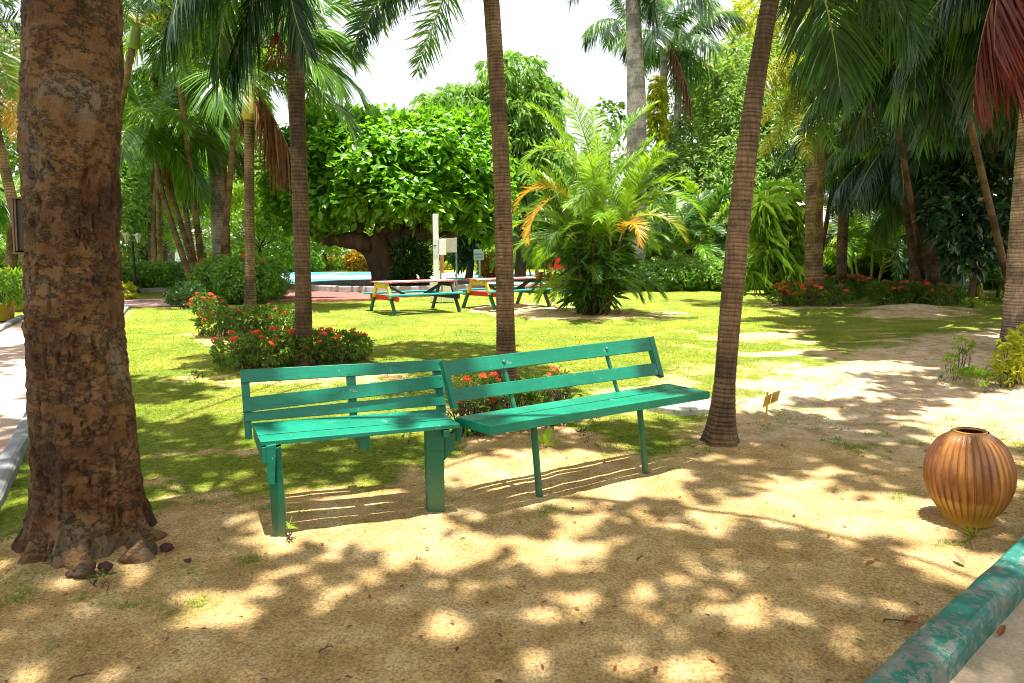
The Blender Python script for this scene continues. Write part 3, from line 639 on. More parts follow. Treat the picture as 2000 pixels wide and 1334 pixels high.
# flower head
def flower_mesh():
    r = np.random.default_rng(5); mb = MB()
    d = nrm(np.stack([r.normal(size=46), r.normal(size=46), np.abs(r.normal(size=46)) * .9 + .12], 1)); c = d * [1, 1, .62] * .045
    for k in range(4):
        th = k * np.pi / 2 + r.random(46) * .5; a = nrm(np.cross(d, [0.3, .2, 1.0])); b = np.cross(d, a)
        e = a * np.cos(th)[:, None] + b * np.sin(th)[:, None]; s = np.cross(d, e)
        tip = c + e * .016 + d * .002; v = np.stack([c, c + e * .009 - s * .005 + d * .003, tip, c + e * .009 + s * .005 + d * .003], 1).reshape(-1, 3)
        mb.add(v, np.arange(46)[:, None] * 4 + np.array([[0, 1, 2, 3]]))
    return mb.mesh('flower_cluster', M['red'])
FLOWER = flower_mesh()
def shrub(label, blobs, dens, k, L, W, mat, seed, flowers=0, fsc=1.0, fbias=None, stems=14, cat='shrub', name='shrub', group=None, inner=.3, spread=.75, lump=.22, up=.5, droop=.12, stemh=None, lsc=1.0, fpos=None, face=None):
    blobs = [(np.array(c, float), np.array(R if np.ndim(R) else (R, R, R), float)) for c, R in blobs]
    base = np.mean([b[0] for b in blobs], 0); base[2] = 0; t = thing(name, label, cat, base, group); r = np.random.default_rng(seed)
    C, A = blobpts(blobs, dens, seed, inner, lump=lump, zmin=.05, lsc=lsc)
    obj('foliage', leaves(C, A, k, L, W, spread, droop, seed + 1, MB(), up=up, face=face, jit=.15 if face is None else .5), mat, t, False, base)
    sb = MB()
    for c, R in blobs:
        for i in range(stems):
            a = r.random() * 6.28; q = r.random() ** .5 * .6; x, y = c[0] + math.cos(a) * q * R[0] * .8, c[1] + math.sin(a) * q * R[1] * .8
            e = np.array([c[0] + math.cos(a) * q * R[0] * 1.3, c[1] + math.sin(a) * q * R[1] * 1.3, c[2] + R[2] * (.3 + .5 * r.random())]); g0 = np.array([x, y, -.02]); mid = (g0 + e) / 2 + r.normal(size=3) * .03
            sb.tube(crom([g0, mid, e], 7), np.linspace(.009, .003, 7) * (.25 + 2.2 * R[2]), 5)
            for b in range(3):
                f0 = g0 + (e - g0) * r.uniform(.25, .7); f1 = f0 + np.array([r.normal() * .3, r.normal() * .3, .35]) * R * .8; sb.tube(crom([f0, (f0 + f1) / 2 + r.normal(size=3) * .01, f1], 5), np.linspace(.005, .002, 5) * (.25 + 2.2 * R[2]), 4)
    obj('stems', sb, M['twig'], t, True, base)
    m = 0; order = r.permutation(len(C))
    for i in order:
        if m >= flowers: break
        if fpos is not None:
            px, py = w2p(C[i][0], C[i][1], C[i][2])
            if not fpos(px, py, r): continue
        if A[i][2] < -.1 or (A[i][1] > .45 and A[i][2] < .5) : continue
        if fbias is not None and r.random() > fbias(C[i], A[i]): continue
        link('flower_cluster', FLOWER, t, C[i] + A[i] * L * .7 + [0, 0, L * .3] - base, (r.normal() * .3 - A[i][1] * .6, A[i][0] * .6, r.random() * 6), fsc * r.uniform(.65, 1.25)); m += 1
    return t
# ------------------------------------------------------------------ green benches
def bench_left():
    z = .52; FL, FR, BR, BL = at(509, 864, z), at(900, 829, z), at(853, 799, z), at(492, 826, z)
    base = np.array([(FL[0] + BR[0]) / 2, (FL[1] + BR[1]) / 2, 0]); t = thing('park_bench', 'green wooden bench with three back slats and two square front legs, nearer the big tree', 'bench', base, 'green benches')
    u = nrm(FR - FL); wv = nrm(np.cross([0, 0, 1], u))
    def lerp(a, b, k): return a + (b - a) * k
    for i, (k0, k1, dz) in enumerate([(0, .30, 0), (.345, .66, .003), (.675, .97, 0)]):      # from the back
        a, b, c, d = lerp(BL, FL, k0), lerp(BL, FL, k1), lerp(BR, FR, k1), lerp(BR, FR, k0)
        obj('seat_slat', MB().prism([a + [0, 0, dz], b + [0, 0, dz], c + [0, 0, dz], d + [0, 0, dz]], [0, 0, -.024]), M['bench'], t, off=base, bevel=.003)
    sa = MB(); sa.prism([BL + [0, 0, -.03] + u * .004, FL + [0, 0, -.03] + u * .004 + wv * .012, FL - [0, 0, .12] + u * .004 + wv * .012, BL - [0, 0, .085] + u * .004], u * .03)
    obj('side_rail', sa, M['bench'], t, off=base, bevel=.003)
    # back plane
    P0 = (BL + wv * .045) * [1, 1, 0] + [0, 0, .5]; lean = math.radians(15); nb = -wv * math.cos(lean) + np.array([0, 0, 1]) * math.sin(lean)
    H = lambda x, y, o=0: hit(x, y, P0 - nb * o * -1, nb)
    slats = [([(469, 722), (862, 702), (863, 724), (470, 748)], .0), ([(473, 777), (866, 732), (868, 757), (476, 805)], .012), ([(477, 806), (867, 767), (872, 791), (479, 824)], -.008)]
    for (q, o) in slats:
        c4 = [H(x, y, o) for x, y in q]; obj('back_slat', MB().prism(c4, -nb * .022), M['bench'], t, off=base, bevel=.003)
    for q in ([(469, 726), (486, 726), (493, 858), (479, 858)], [(675, 716), (694, 715), (698, 812), (684, 812)], [(845, 712), (864, 712), (872, 812), (856, 812)]):
        c4 = [H(x, y, -.026) for x, y in q]; obj('back_post', MB().prism(c4, -nb * .045), M['bench'], t, off=base, bevel=.003)
    # legs
    Yl = FL[1] + .035
    a = lambda x, y, Y=Yl: atY(x, y, Y)
    def zf(p): q = p.copy(); q[2] = -.03; return q
    lb = MB(); b0, b1 = atY(534, 1062, Yl), atY(562, 1052, Yl)
    lb.prism([a(521, 880), a(549, 872), zf(b1), zf(b0)], wv * .055); obj('leg', lb, M['bench_leg'], t, off=base, bevel=.004)
    lb = MB().prism([a(520, 872, Yl - .027), a(539, 868, Yl - .027), a(537, 947, Yl - .027), a(523, 947, Yl - .027)], wv * .024); obj('leg_cleat', lb, M['bench'], t, off=base, bevel=.003)
    Yr = FR[1] + .035; lb = MB(); lb.prism([atY(832, 838, Yr), atY(867, 838, Yr), zf(atY(869, 1006, Yr)), zf(atY(836, 1006, Yr))], wv * .06); obj('leg', lb, M['bench_leg'], t, off=base, bevel=.004)
    # joists
    for px in (700,):
        f = at(712, 842, z) * [1, 1, 0]; dd = wv * .36; lb = MB().prism([f + u * -.028 + [0, 0, z - .026], f + u * .028 + [0, 0, z - .026], f + u * .028 + [0, 0, .415], f - u * .028 + [0, 0, .415]], dd); obj('joist', lb, M['bench_leg'], t, off=base, bevel=.003)
    f = at(878, 832, z) * [1, 1, 0] + wv * .02
    lb = MB().prism([f - u * .03 + [0, 0, z - .03], f + u * .01 + [0, 0, z - .03], f + u * .01 + [0, 0, .45], f - u * .03 + [0, 0, .45]], wv * .38); obj('joist', lb, M['bench_leg'], t, off=base, bevel=.003)
    br0 = atY(856, 908, Yr + .03); br1 = atY(889, 846, Yr + .06); lb = MB().prism([atY(857, 860, Yr + .02), atY(889, 842, Yr + .02), atY(889, 876, Yr + .02), atY(857, 912, Yr + .02)], wv * .03); obj('brace', lb, M['bench_leg'], t, off=base, bevel=.002)
    lb = MB().prism([atY(890, 834, Yr + .08), atY(902, 833, Yr + .08), atY(902, 863, Yr + .08), atY(891, 863, Yr + .08)], wv * .08); obj('brace', lb, M['bench_leg'], t, off=base, bevel=.002)
    nb_ = MB()
    for (x, y, o) in ((477, 729, .001), (478, 742, .001), (682, 729, .001), (856, 709, .001), (690, 757, .013), (860, 738, .013), (690, 792, -.007), (866, 772, -.007)):
        p = H(x, y, o); nb_.tube([p, p + nb * .002], [.004, .004], 8)
    obj('nail_heads', nb_, M['bolt'], t, off=base)
    return t
bench_left()
def bench_right():
    z = .52; BL, FL, FR, BR = at(894, 813.5, z), at(961.5, 832, z), at(1384.5, 765, z), at(1302, 749, z)
    base = np.array([(FL[0] + BR[0]) / 2, (FL[1] + BR[1]) / 2, 0]); t = thing('park_bench', 'tilted green bench with two back slats and round pipe legs before the middle palm', 'bench', base, 'green benches')
    u = nrm(FR - FL); wv = nrm(np.cross([0, 0, 1], u))
    L = lambda a, b, k: a + (b - a) * k
    for k0, k1 in ((0, .44), (.485, .75), (.765, .985)):
        a, b, c, d = L(BL, FL, k0), L(BL, FL, k1), L(BR, FR, k1), L(BR, FR, k0)
        obj('seat_slat', MB().prism([a, b, c, d], [0, 0, -.020]), M['benchw'], t, off=base, bevel=.003)
    fr = MB(); dn = np.array([0, 0, .052])
    fr.prism([FL + [0, 0, .001], FR + [0, 0, .001], FR - dn, FL - dn], wv * .012); obj('front_apron', fr, M['benchw'], t, off=base, bevel=.002)
    for a, b, s in ((BL, FL, 1), (BR, FR, -1)):
        e = MB().prism([a - [0, 0, .001] - u * s * .0125, b + [0, 0, -.001] - u * s * .0125, b - dn - u * s * .0125, a - dn - u * s * .0125], u * s * .012); obj('end_apron', e, M['benchw'], t, off=base, bevel=.002)
    P0 = (BL + wv * .02) * [1, 1, 0] + [0, 0, .55]; lean = math.radians(17); nb = -wv * math.cos(lean) + np.array([0, 0, 1]) * math.sin(lean)
    H = lambda x, y, o=0: hit(x, y, P0 + nb * o, nb)
    for q in ([(871, 705), (1275, 657.5), (1278, 684), (879, 733)], [(886, 759), (1285, 708), (1290, 731.5), (891, 784)]):
        obj('back_slat', MB().prism([H(x, y) for x, y in q], -nb * .022), M['benchw'], t, off=base, bevel=.003)
    for q in ([(863, 704), (874, 705), (896, 797), (886, 797)], [(1268, 659), (1277, 656), (1298, 737), (1288, 732)]):
        obj('end_post', MB().prism([H(x, y, .004) for x, y in q], -nb * .05), M['benchw'], t, off=base, bevel=.003)
    for (x0, y0, x1, y1, w_) in ((979, 700, 1008, 812, .017), (1180, 676, 1211, 782, .014)):
        a = H(x0, y0, -.025); b = H(x1, y1, -.025); b2 = b - np.array([0, 0, .06]); obj('metal_strut', MB().tube(crom([a, (a + b) / 2, b, b2], 8), w_, 8), M['bench_leg'], t, True, base)
    for x, y in ((984, 706), (1185, 681)):
        p = H(x, y); obj('bolt', MB().tube([p, p + nb * .006, p + nb * .009], [.011, .011, .006], 10), M['bolt'], t, True, base)
    for (tx, ty, bx, by) in ((1041, 822, 1054, 965), (1248, 790, 1262, 920)):
        g = at(bx, by); g[2] = -.04; tp = at(tx, ty, z - .0) ; d = atY(tx, ty + 8, g[1] + (.0)); d[2] = z - .045; r = .0215
        pts = crom([g, (g * .55 + d * .45), d, d + [0, 0, .02]], 16); lm = MB().tube(pts, r * (1 + .02 * rng.normal(size=16)), 14); obj('leg', lm, M['bench_leg'], t, True, base)
    for k in (.28, .76):
        a = L(FL, FR, k) - [0, 0, .035] + wv * .015; b = L(BL, BR, k) - [0, 0, .035]; obj('joist', MB().beam(a, b, u * .02, [0, 0, .013]), M['bench_leg'], t, off=base, bevel=.002)
    return t
bench_right()

# ------------------------------------------------------------------ ribbed jar
def jar():
    c = atY(1887, 1036, 3.66); c[2] = 0
    t = thing('ribbed_jar', 'glazed orange-brown ribbed clay jar with open mouth standing by the green kerb', 'jar', c); t.rotation_euler = (math.radians(-1), math.radians(-2.5), 0); t.scale = (.83, .83, 1.0)
    z = np.array([0, .015, .03, .06, .10, .15, .20, .25, .30, .35, .40, .44, .47, .495, .507, .512]); r = np.array([.140, .142, .146, .166, .196, .222, .240, .248, .247, .236, .216, .192, .164, .124, .104, .096])
    zz = np.linspace(0, .512, 70); rr = np.interp(zz, z, r); rr = np.convolve(np.pad(rr, 3, 'edge'), np.ones(7) / 7, 'valid')
    def rm(R, Z, th):
        a = (th * 34 + Z * 9) / (2 * np.pi); ph = a % 1; rib = np.exp(-((ph - .5) / .13) ** 2)
        bead = .5 + .5 * np.cos(Z * 420 + np.floor(a) * 1.7)
        w = np.clip((Z - .03) / .05, 0, 1) * np.clip((.507 - Z) / .03, 0, 1)
        return R * (1 + w * (.060 * rib + .016 * rib * bead * (Z > .12) - .006))
    body = MB().lathe(np.column_stack([rr, zz]), 612, rmod=rm); Tt = np.linspace(0, 2 * np.pi, 612, endpoint=False)[None]; aa = (Tt * 34 + zz[:, None] * 9) / (2 * np.pi); body.a[-1] = (np.exp(-(((aa % 1) - .5) / .13) ** 2) * np.clip((zz[:, None] - .03) / .05, 0, 1)).ravel()
    m, nt, P, out = newmat('orange_brown_glaze')
    tcn = nt.nodes.new('ShaderNodeTexCoord'); sx = nt.nodes.new('ShaderNodeSeparateXYZ'); nt.links.new(tcn.outputs['Object'], sx.inputs[0])
    c1 = ramp(nt, noise(nt, 6, 6, .7, stretch=(1, 1, .3)), [(.36, (.17, .06, .012)), (.5, (.34, .13, .022)), (.6, (.46, .19, .03)), (.7, (.40, .21, .10))])
    zf = math_(nt, 'ADD', sx.outputs['Z'], math_(nt, 'MULTIPLY', math_(nt, 'SUBTRACT', noise(nt, 5, 4), .5), .06))
    c1 = mixc(nt, ramp(nt, zf, [(.145, (0, 0, 0)), (.165, (1, 1, 1))]), (.40, .22, .03), c1)
    c1 = mixc(nt, ramp(nt, noise(nt, 55, 5, .8), [(.66, (0, 0, 0)), (.72, (.8, .8, .8))]), c1, (.7, .6, .5))
    a = nt.nodes.new('ShaderNodeAttribute'); a.attribute_name = 'h'; c1 = mixc(nt, math_(nt, 'MULTIPLY', a.outputs['Fac'], .75), c1, (.12, .035, .015))
    nt.links.new(c1, P.inputs['Base Color']); P.inputs['Roughness'].default_value = .33; P.inputs['Specular IOR Level'].default_value = .6
    bump(nt, P, noise(nt, 25, 5, .7), .25, .004)
    obj('body', body, m, t, True)
    ri = plain('jar_rim_glaze', (.42, .21, .04), .35, .2, 20)
    obj('rim', MB().lathe([(.095, .506), (.099, .509), (.099, .513), (.096, .517), (.090, .518), (.086, .514), (.084, .506)], 64, rmod=lambda R, Z, th: R * (1 + .01 * np.sin(th * 5 + 1))), ri, t, True)
    obj('inner_wall', MB().lathe([(.084, .518), (.10, .50), (.15, .45), (.20, .36), (.22, .25), (.19, .12), (.12, .04), (.001, .03)], 48), plain('dark_clay_inside', (.14, .03, .012), .7, .2), t, True)
jar()

# ------------------------------------------------------------------ picnic tables
def picnic_proto():
    # local: x along length (0..1.8), y across (-.72...72), near end at x=0
    t = thing('picnic_table', 'tmp', 'picnic table')
    n = 5; w_ = .72 / n
    for i in range(n):
        y = -.36 + w_ * (i + .5); mt = ['pinkp', 'stripew', 'pinkp', 'stripew', 'redp'][i]
        obj('tabletop_plank', MB().box((.90, y, .745), (1.86, w_ - .008, .035)), M[mt], t, bevel=.004)
    for i in range(n):   # coloured plank ends
        y = -.36 + w_ * (i + .5); mt = ['tealp', 'yelp', 'redp', 'tealp', 'redp'][i]
        obj('plank_end', MB().box((-.034, y, .745), (.008, w_ - .012, .033)), M[mt], t)
    for i in range(7):
        y = -.30 + .6 / 7 * (i + .5); obj('end_board', MB().box((.055, y, .665), (.05, .6 / 7 - .006, .118)), M['yelp'], t, bevel=.003)
    obj('far_end_board', MB().box((1.745, 0, .665), (.05, .6, .118)), M['black'], t, bevel=.003)
    for s in (-1, 1):
        obj('seat_plank', MB().box((.90, s * .60, .455), (1.90, .24, .036)), M['tealp'], t, bevel=.004)
        for x, far in ((.09, 0), (1.71, 1)):
            top = np.array([x, s * .26, .725]); bot = np.array([x, s * .66, -.02]); mid = top + (bot - top) * .47
            sx_ = np.array([.022, 0, 0]); wy = np.array([0, .05, 0])
            obj('leg', MB().beam(top, mid, wy, sx_), M['dgrey'] if far else M['yelp'], t, bevel=.003).name = 'leg'
            obj('leg_foot', MB().beam(mid, bot, wy, sx_), M['dgrey'] if far else M['dgreen'], t, bevel=.003)
        obj('brace', MB().beam([.20, s * .04, .70] if 0 else [.14, s * .05, .695], [.66, s * .05, .415], [0, .02, 0], [.0, 0, .022]), M['black'], t)
        obj('brace', MB().beam([1.66, s * .05, .695], [1.14, s * .05, .415], [0, .02, 0], [.0, 0, .022]), M['black'], t)
    obj('cross_beam', MB().box((.14, 0, .375), (.045, 1.46, .12)), M['redp'], t, bevel=.004)
    obj('far_cross_beam', MB().box((1.66, 0, .375), (.045, 1.46, .12)), M['black'], t, bevel=.004)
    obj('centre_beam', MB().box((.9, 0, .40), (1.45, .05, .05)), M['black'], t, bevel=.003)
    return t
def place_table(t, n1, n2, f1, f2, label):
    A, B, C, D = at(*n1), at(*n2), at(*f1), at(*f2)     # near-end far foot, near-end near foot, far-end feet
    o = (A + B) / 2; d = nrm(((C + D) / 2 - o)[:2]); t.rotation_euler = (0, 0, math.atan2(d[1], d[0])); s = np.linalg.norm((C + D)[:2] / 2 - o[:2]) / 1.62
    t.location = (o[0] - d[0] * .09 * s, o[1] - d[1] * .09 * s, 0); t.scale = (s, 1.0, 1.0); t['label'] = label; t['group'] = 'painted picnic tables'; return t
pt = picnic_proto(); pt2 = copy_tree(pt)
place_table(pt, (732, 607), (764, 617), (854, 601), (888, 608), 'picnic table with red top, yellow end and teal seats, left of the middle palm trunk')
place_table(pt2, (915, 598), (957, 606), (1019, 589), (1065, 600), 'picnic table with red top and teal seats, half hidden behind the middle palm trunk')
# clay pot on right table
def pot(name, label, c, r, h, mat, soil=True):
    t = thing(name, label, 'plant pot' if 'pot' in name else 'pot', c)
    obj('body', MB().lathe([(r * .7, 0), (r * .74, .01), (r * .95, h * .86), (r * 1.04, h * .87), (r * 1.04, h), (r * .92, h), (r * .9, h * .85), (.001, h * .84)], 28), mat, t, True); return t
cpos = atY(1060, 545, 16.9); pot('clay_pot', 'small clay pot on the end of the right picnic table', (cpos[0] - .08, cpos[1] + .3, .765), .11, .2, M['clay'])

# ------------------------------------------------------------------ lamp post
def lamp():
    b = at(266, 573); t = thing('lamp_post', 'black post with two glass lanterns in front of the long left hedge', 'lamp post', b)
    obj('base', MB().lathe([(.14, 0), (.14, .06), (.10, .1), (.085, .42), (.11, .45), (.07, .5), (.06, .6)], 12), M['black'], t, True)
    obj('pole', MB().lathe([(.045, .6), (.038, 1.2), (.035, 1.75), (.05, 1.78), (.03, 1.82)], 12), M['black'], t, True)
    obj('ladder_bar', MB().tube([(-.28, 0, 1.42), (.10, 0, 1.42)], .012, 6), M['black'], t)
    for s in (-1, 1):
        obj('arm', MB().tube(crom([(0, 0, 1.6), (s * .12, 0, 1.58), (s * .22, 0, 1.66), (s * .2, 0, 1.74)], 10), .014, 6), M['black'], t)
        l = obj('lantern', MB().lathe([(.05, 0), (.06, .02), (.12, .24), (.125, .25)], 6, c=(s * .2, 0, 1.76)), M['glassl'], t)
        obj('lantern_cap', MB().lathe([(.15, 0), (.155, .02), (.11, .06), (.02, .10), (.001, .12)], 6, c=(s * .2, 0, 2.005)), M['cream_p'], l)
        fm = MB()
        for k in range(6):
            a = k * math.pi / 3; fm.tube([(s * .2 + .06 * math.cos(a), .06 * math.sin(a), 1.78), (s * .2 + .125 * math.cos(a), .125 * math.sin(a), 2.01)], .008, 4)
        obj('lantern_frame', fm, M['black'], l)
lamp()
# ------------------------------------------------------------------ white post with boards
def uY(px, Y): return atY(px, 489, Y)[0]
def post():
    b = at(853, 588); Y = b[1]; t = thing('white_post', 'tall square white post with paper notices and a switch box behind the left picnic table', 'post', b)
    zt = atY(848, 418, Y)[2]
    obj('pole', MB().box((0, 0, zt / 2), (.155, .155, zt)), M['white'], t, bevel=.006)
    k = Y / FPX
    zz = lambda py: atY(848, py, Y)[2]
    for (y0, y1, mt) in ((467, 482, 'paper'), (483, 498, 'paper')):
        obj('notice', MB().box((0, -.083, (zz(y0) + zz(y1)) / 2), (.13, .006, zz(y0) - zz(y1))), M[mt], t)
    obj('notice_mark', MB().box((-.02, -.089, zz(480)), (.07, .004, .03)), M['black'], t)
    obj('switch_box', MB().box((.20, -.02, (zz(468) + zz(498)) / 2), (.20, .14, zz(468) - zz(498))), M['white'], t, bevel=.008)
    obj('base_box', MB().box((-.02, -.0, .30), (.34, .20, .60)), M['cream_p'], t, bevel=.01)
    obj('base_box', MB().box((.36, .05, .27), (.34, .22, .54)), M['cream_p'], t, bevel=.01)
post()
def board():
    Y = 24.5; x0, x1 = uY(860, Y), uY(891, Y); t = thing('board_frame', 'beige board on two grey metal posts beside the white post', 'notice board', ((x0 + x1) / 2, Y, 0))
    hw = (x1 - x0) / 2; z0, z1 = atY(880, 493, Y)[2], atY(880, 465, Y)[2]
    obj('panel', MB().box((.02, 0, (z0 + z1) / 2), (hw * 2, .04, z1 - z0)), M['grey_p'], t, bevel=.005)
    for s in (-1, 1): obj('post', MB().box((s * hw, .035, z1 / 2 + .01), (.06, .03, z1 + .04)), M['kerb_grey'], t)
board()
b = at(864, 534); t = thing('orange_pole', 'slim orange metal pole rising beyond the switch box', 'pole', b); ZT = atY(864, 440, b[1])[2]
obj('pole', MB().tube(crom([(0, 0, 0), (0, 0, ZT * .85), (-.06, 0, ZT)], 8), .10, 10), M['orange'], t, True); obj('footing', MB().lathe([(.2, 0), (.2, .08), (.1, .1)], 12), M['orange'], t)
def sign():
    Y = 35.0; x = uY(935, Y); t = thing('assembly_sign', 'white notice with green lettering on a white post beyond the picnic tables', 'sign', (x, Y, 0))
    z0, z1 = atY(935, 508, Y)[2], atY(935, 487, Y)[2]; hw = .26
    obj('post', MB().box((.04, .03, z0 / 2 + .1), (.09, .05, z0 + .2)), M['white'], t)
    p = obj('panel', MB().box((0, 0, (z0 + z1) / 2), (hw * 2, .02, z1 - z0)), M['white'], t, bevel=.01)
    for i, tx in enumerate(('ASSEMBLY', 'POINT')):
        c = bpy.data.curves.new('text', 'FONT'); c.body = tx; c.size = .125; c.align_x = 'CENTER'; c.extrude = .004; tmp = bpy.data.objects.new('tmp', c); COL.objects.link(tmp)
        dg = bpy.context.evaluated_depsgraph_get(); me = bpy.data.meshes.new_from_object(tmp.evaluated_get(dg)); bpy.data.objects.remove(tmp); me.materials.clear(); me.materials.append(M['gtext'])
        link('lettering', me, t, (0, -.017, (z0 + z1) / 2 - .02 - i * .16), (math.pi / 2, 0, 0))
sign()
def hydrant():
    Y = 58; x = uY(885, Y); t = thing('fire_hydrant', 'small red fire hydrant behind low yellow shrubs', 'fire hydrant', (x, Y, .0))
    obj('body', MB().lathe([(.2, 0), (.2, .08), (.14, .1), (.14, .55), (.2, .58), (.2, .64), (.14, .74), (.05, .82), (.05, .88), (.001, .89)], 16), M['redplastic'], t, True)
    for s in (-1, 1): obj('outlet', MB().tube([(s * .1, 0, .48), (s * .25, 0, .48)], .075, 10), M['redplastic'], t, True)
    t.location.z = .12
    m = MB().lathe([(.3, -.15), (.3, 0), (.001, .001)], 12); obj('concrete_pad', m, M['conc'], t)
hydrant()
def chair():
    Y = 30; x = uY(1087, Y); t = thing('red_chair', 'red plastic chair half hidden by the arching palm clump', 'chair', (x, Y, 0))
    obj('seat', MB().box((0, 0, .68), (.56, .5, .10)), M['redplastic'], t, bevel=.02)
    obj('backrest', MB().prism([(-.12, .22, .7), (.28, .22, .7), (.16, .30, 1.26), (.02, .30, 1.26)], (0, .04, 0)), M['redplastic'], t, bevel=.01)
    for sx_ in (-1, 1):
        obj('armrest', MB().box((sx_ * .30, 0, .83), (.06, .5, .2)), M['redplastic'], t, bevel=.02)
        for sy in (-1, 1): obj('leg', MB().beam((sx_ * .24, sy * .2, 0), (sx_ * .24, sy * .2, .66), (.025, 0, 0), (0, .025, 0)), M['redplastic'], t)
chair()
bx = at(678, 524); t = thing('ball', 'orange-red ball on the grass at the edge of the blue court', 'ball', (bx[0], bx[1], 0)); 
th = np.linspace(-math.pi / 2, math.pi / 2, 14); obj('surface', MB().lathe(np.column_stack([np.cos(th) * .22, np.sin(th) * .22 + .22]), 20), M['orange'], t, True)

# ------------------------------------------------------------------ plot marker
def marker():
    b = at(1497, 822); Y = b[1]; t = thing('plot_marker', 'small yellow two-panel marker on a stake beside the sandy path', 'marker', b)
    obj('stake', MB().beam((0, .01, -.05), (.0, .01, .26), (.007, 0, 0), (0, .005, 0)), M['marker'], t)
    def q(pts, dy): 
        w3 = [atY(x, y, Y + d) - b for (x, y), d in pts]; return w3
    obj('panel', MB().prism(q([((1489, 797), -.03), ((1494, 775), -.03), ((1508, 768), .02), ((1503, 790), .02)], 0), (.004, .008, 0)), M['marker'], t, bevel=.003)
    obj('panel', MB().prism(q([((1505, 789), .02), ((1510, 767), .02), ((1525, 762), -.04), ((1519, 783), -.04)], 0), (-.002, .008, 0)), M['marker'], t, bevel=.003)
marker()
# ------------------------------------------------------------------ wooden box on the big tree
def treebox():
    Y = 3.3; a = atY(22, 388, Y); b = atY(27, 490, Y); c = atY(58, 392, Y - .02); d = atY(62, 490, Y - .02)
    o = (a + b + c + d) / 4; t = thing('wooden_box', 'dark wooden box fixed to the left side of the big tree trunk', 'box', o)
    obj('door_panel', MB().prism([a + [.01, 0, 0], c, d, b + [.01, 0, 0]], (.01, .10, 0)), M['wood_dark'], t, off=o, bevel=.004)
    obj('side_panel', MB().prism([a - [.004, 0, -.004], a + [.010, -.006, .004], b + [.010, -.006, -.006], b - [.004, 0, .006]], (.0, .115, 0)), M['wood_mid'], t, off=o, bevel=.003)
    obj('trim', MB().prism([a + [.016, -.008, 0], a + [.026, -.010, 0], b + [.026, -.010, 0], b + [.016, -.008, 0]], (0, .008, 0)), M['wood_mid'], t, off=o, bevel=.001)
    for z0 in (.0, 1):
        p = (a, b)[int(z0)]; q_ = (c, d)[int(z0)]; s = [0, 0, .006 if z0 == 0 else -.012]
        obj('batten', MB().prism([p + s + [0, -.012, .006], q_ + s + [0, -.012, .006], q_ + s + [0, -.012, -.004], p + s + [0, -.012, -.004]], (0, .12, 0)), M['wood_mid'], t, off=o, bevel=.001)
treebox()
# ------------------------------------------------------------------ rocks, pebbles, litter
def rock(px, py, r, mt, label, seed, g=None):
    b = at(px, py); mb = MB(); n, m = 20, 14; th = np.linspace(0, 2 * np.pi, n, endpoint=False); ph = np.linspace(-np.pi / 2, np.pi / 2, m)
    d = np.stack([np.cos(ph)[:, None] * np.cos(th), np.cos(ph)[:, None] * np.sin(th), np.sin(ph)[:, None] * np.ones(n)], -1)
    R = .72 + .6 * vnoise(d[..., 0] * 1.6 + seed, d[..., 1] * 1.6 + d[..., 2] * 1.9, seed) + .15 * vnoise(d[..., 0] * 5 + seed, d[..., 1] * 5 + d[..., 2] * 5, seed)
    v = (d * R[..., None] * np.array([1.1, .8, .75]) * r).reshape(-1, 3); v[:, 2] += r * .4
    i = np.arange(m - 1)[:, None] * n; j = np.arange(n)[None]; j2 = (j + 1) % n
    o = obj('rock', mb.add(v, np.stack([i + j, i + j2, i + n + j2, i + n + j], -1).reshape(-1, 4)), M[mt], None, True); o.location = tuple(b + [0, 0, .03]); return tag(o, label, 'rock')
rock(166, 1132, .045, 'rock', 'largest brown rock at the foot of the big tree, in front of its trunk', 3)
rock(207, 1122, .026, 'rockred', 'reddish rock just right of the largest rock at the foot of the big tree', 5)
rock(138, 1136, .018, 'rockred', 'small rusty stone left of the largest rock at the foot of the big tree', 6)
rock(327, 1085, .026, 'rockred', 'dull purple rock right of the big tree roots', 8)
rock(284, 1092, .045, 'rock', 'brown rock tucked against the right root of the big tree', 9)
rock(368, 1108, .013, 'rock', 'small pale stone on bare soil right of the big tree roots', 12)
def scatter_pebbles():
    r = np.random.default_rng(4); n = 12000; y = 1.3 + 7 * r.random(n) ** 1.5; x = (r.random(n) * 2 - 1) * (y * .78 + .2)
    near = np.hypot((x - BT[0]) / 1.2, (y - BT[1]) / .9) < 1; g = grass_at(x, y); k = (g < .5) & (near | (r.random(n) < .65)); x = x[k]; y = y[k]; n = len(x)
    s = .0016 + .0058 * r.random(n) ** 5; z = height(x, y)
    o = np.array([[1, 0, 0], [0, 1, 0], [-1, 0, 0], [0, -1, 0], [0, 0, 1], [0, 0, -1]]) * [1, .8, .6]
    a = r.random(n) * 6.28; R = np.stack([np.cos(a), -np.sin(a), 0 * a, np.sin(a), np.cos(a), 0 * a, 0 * a, 0 * a, 1 + 0 * a], 1).reshape(n, 3, 3)
    jit = 1 + .3 * r.normal(size=(n, 6, 1)); v = np.einsum('nij,kj->nki', R, o) * jit * s[:, None, None] + np.stack([x, y, z + s * .2], 1)[:, None]
    F = np.array([[0, 1, 4], [1, 2, 4], [2, 3, 4], [3, 0, 4], [1, 0, 5], [2, 1, 5], [3, 2, 5], [0, 3, 5]]); i = np.arange(n)[:, None, None] * 6
    pm = leafmat('pebble_stone', [(.12, .08, .05), (.3, .22, .14), (.6, .5, .36)], (.3, .3, .3), .0, .8, .2)
    tag(obj('gravel', MB().add(v.reshape(-1, 3), (i + F).reshape(-1, 3)), pm, None, True), 'scattered grit and pebbles on the sandy ground', 'gravel', kind='stuff')
scatter_pebbles()
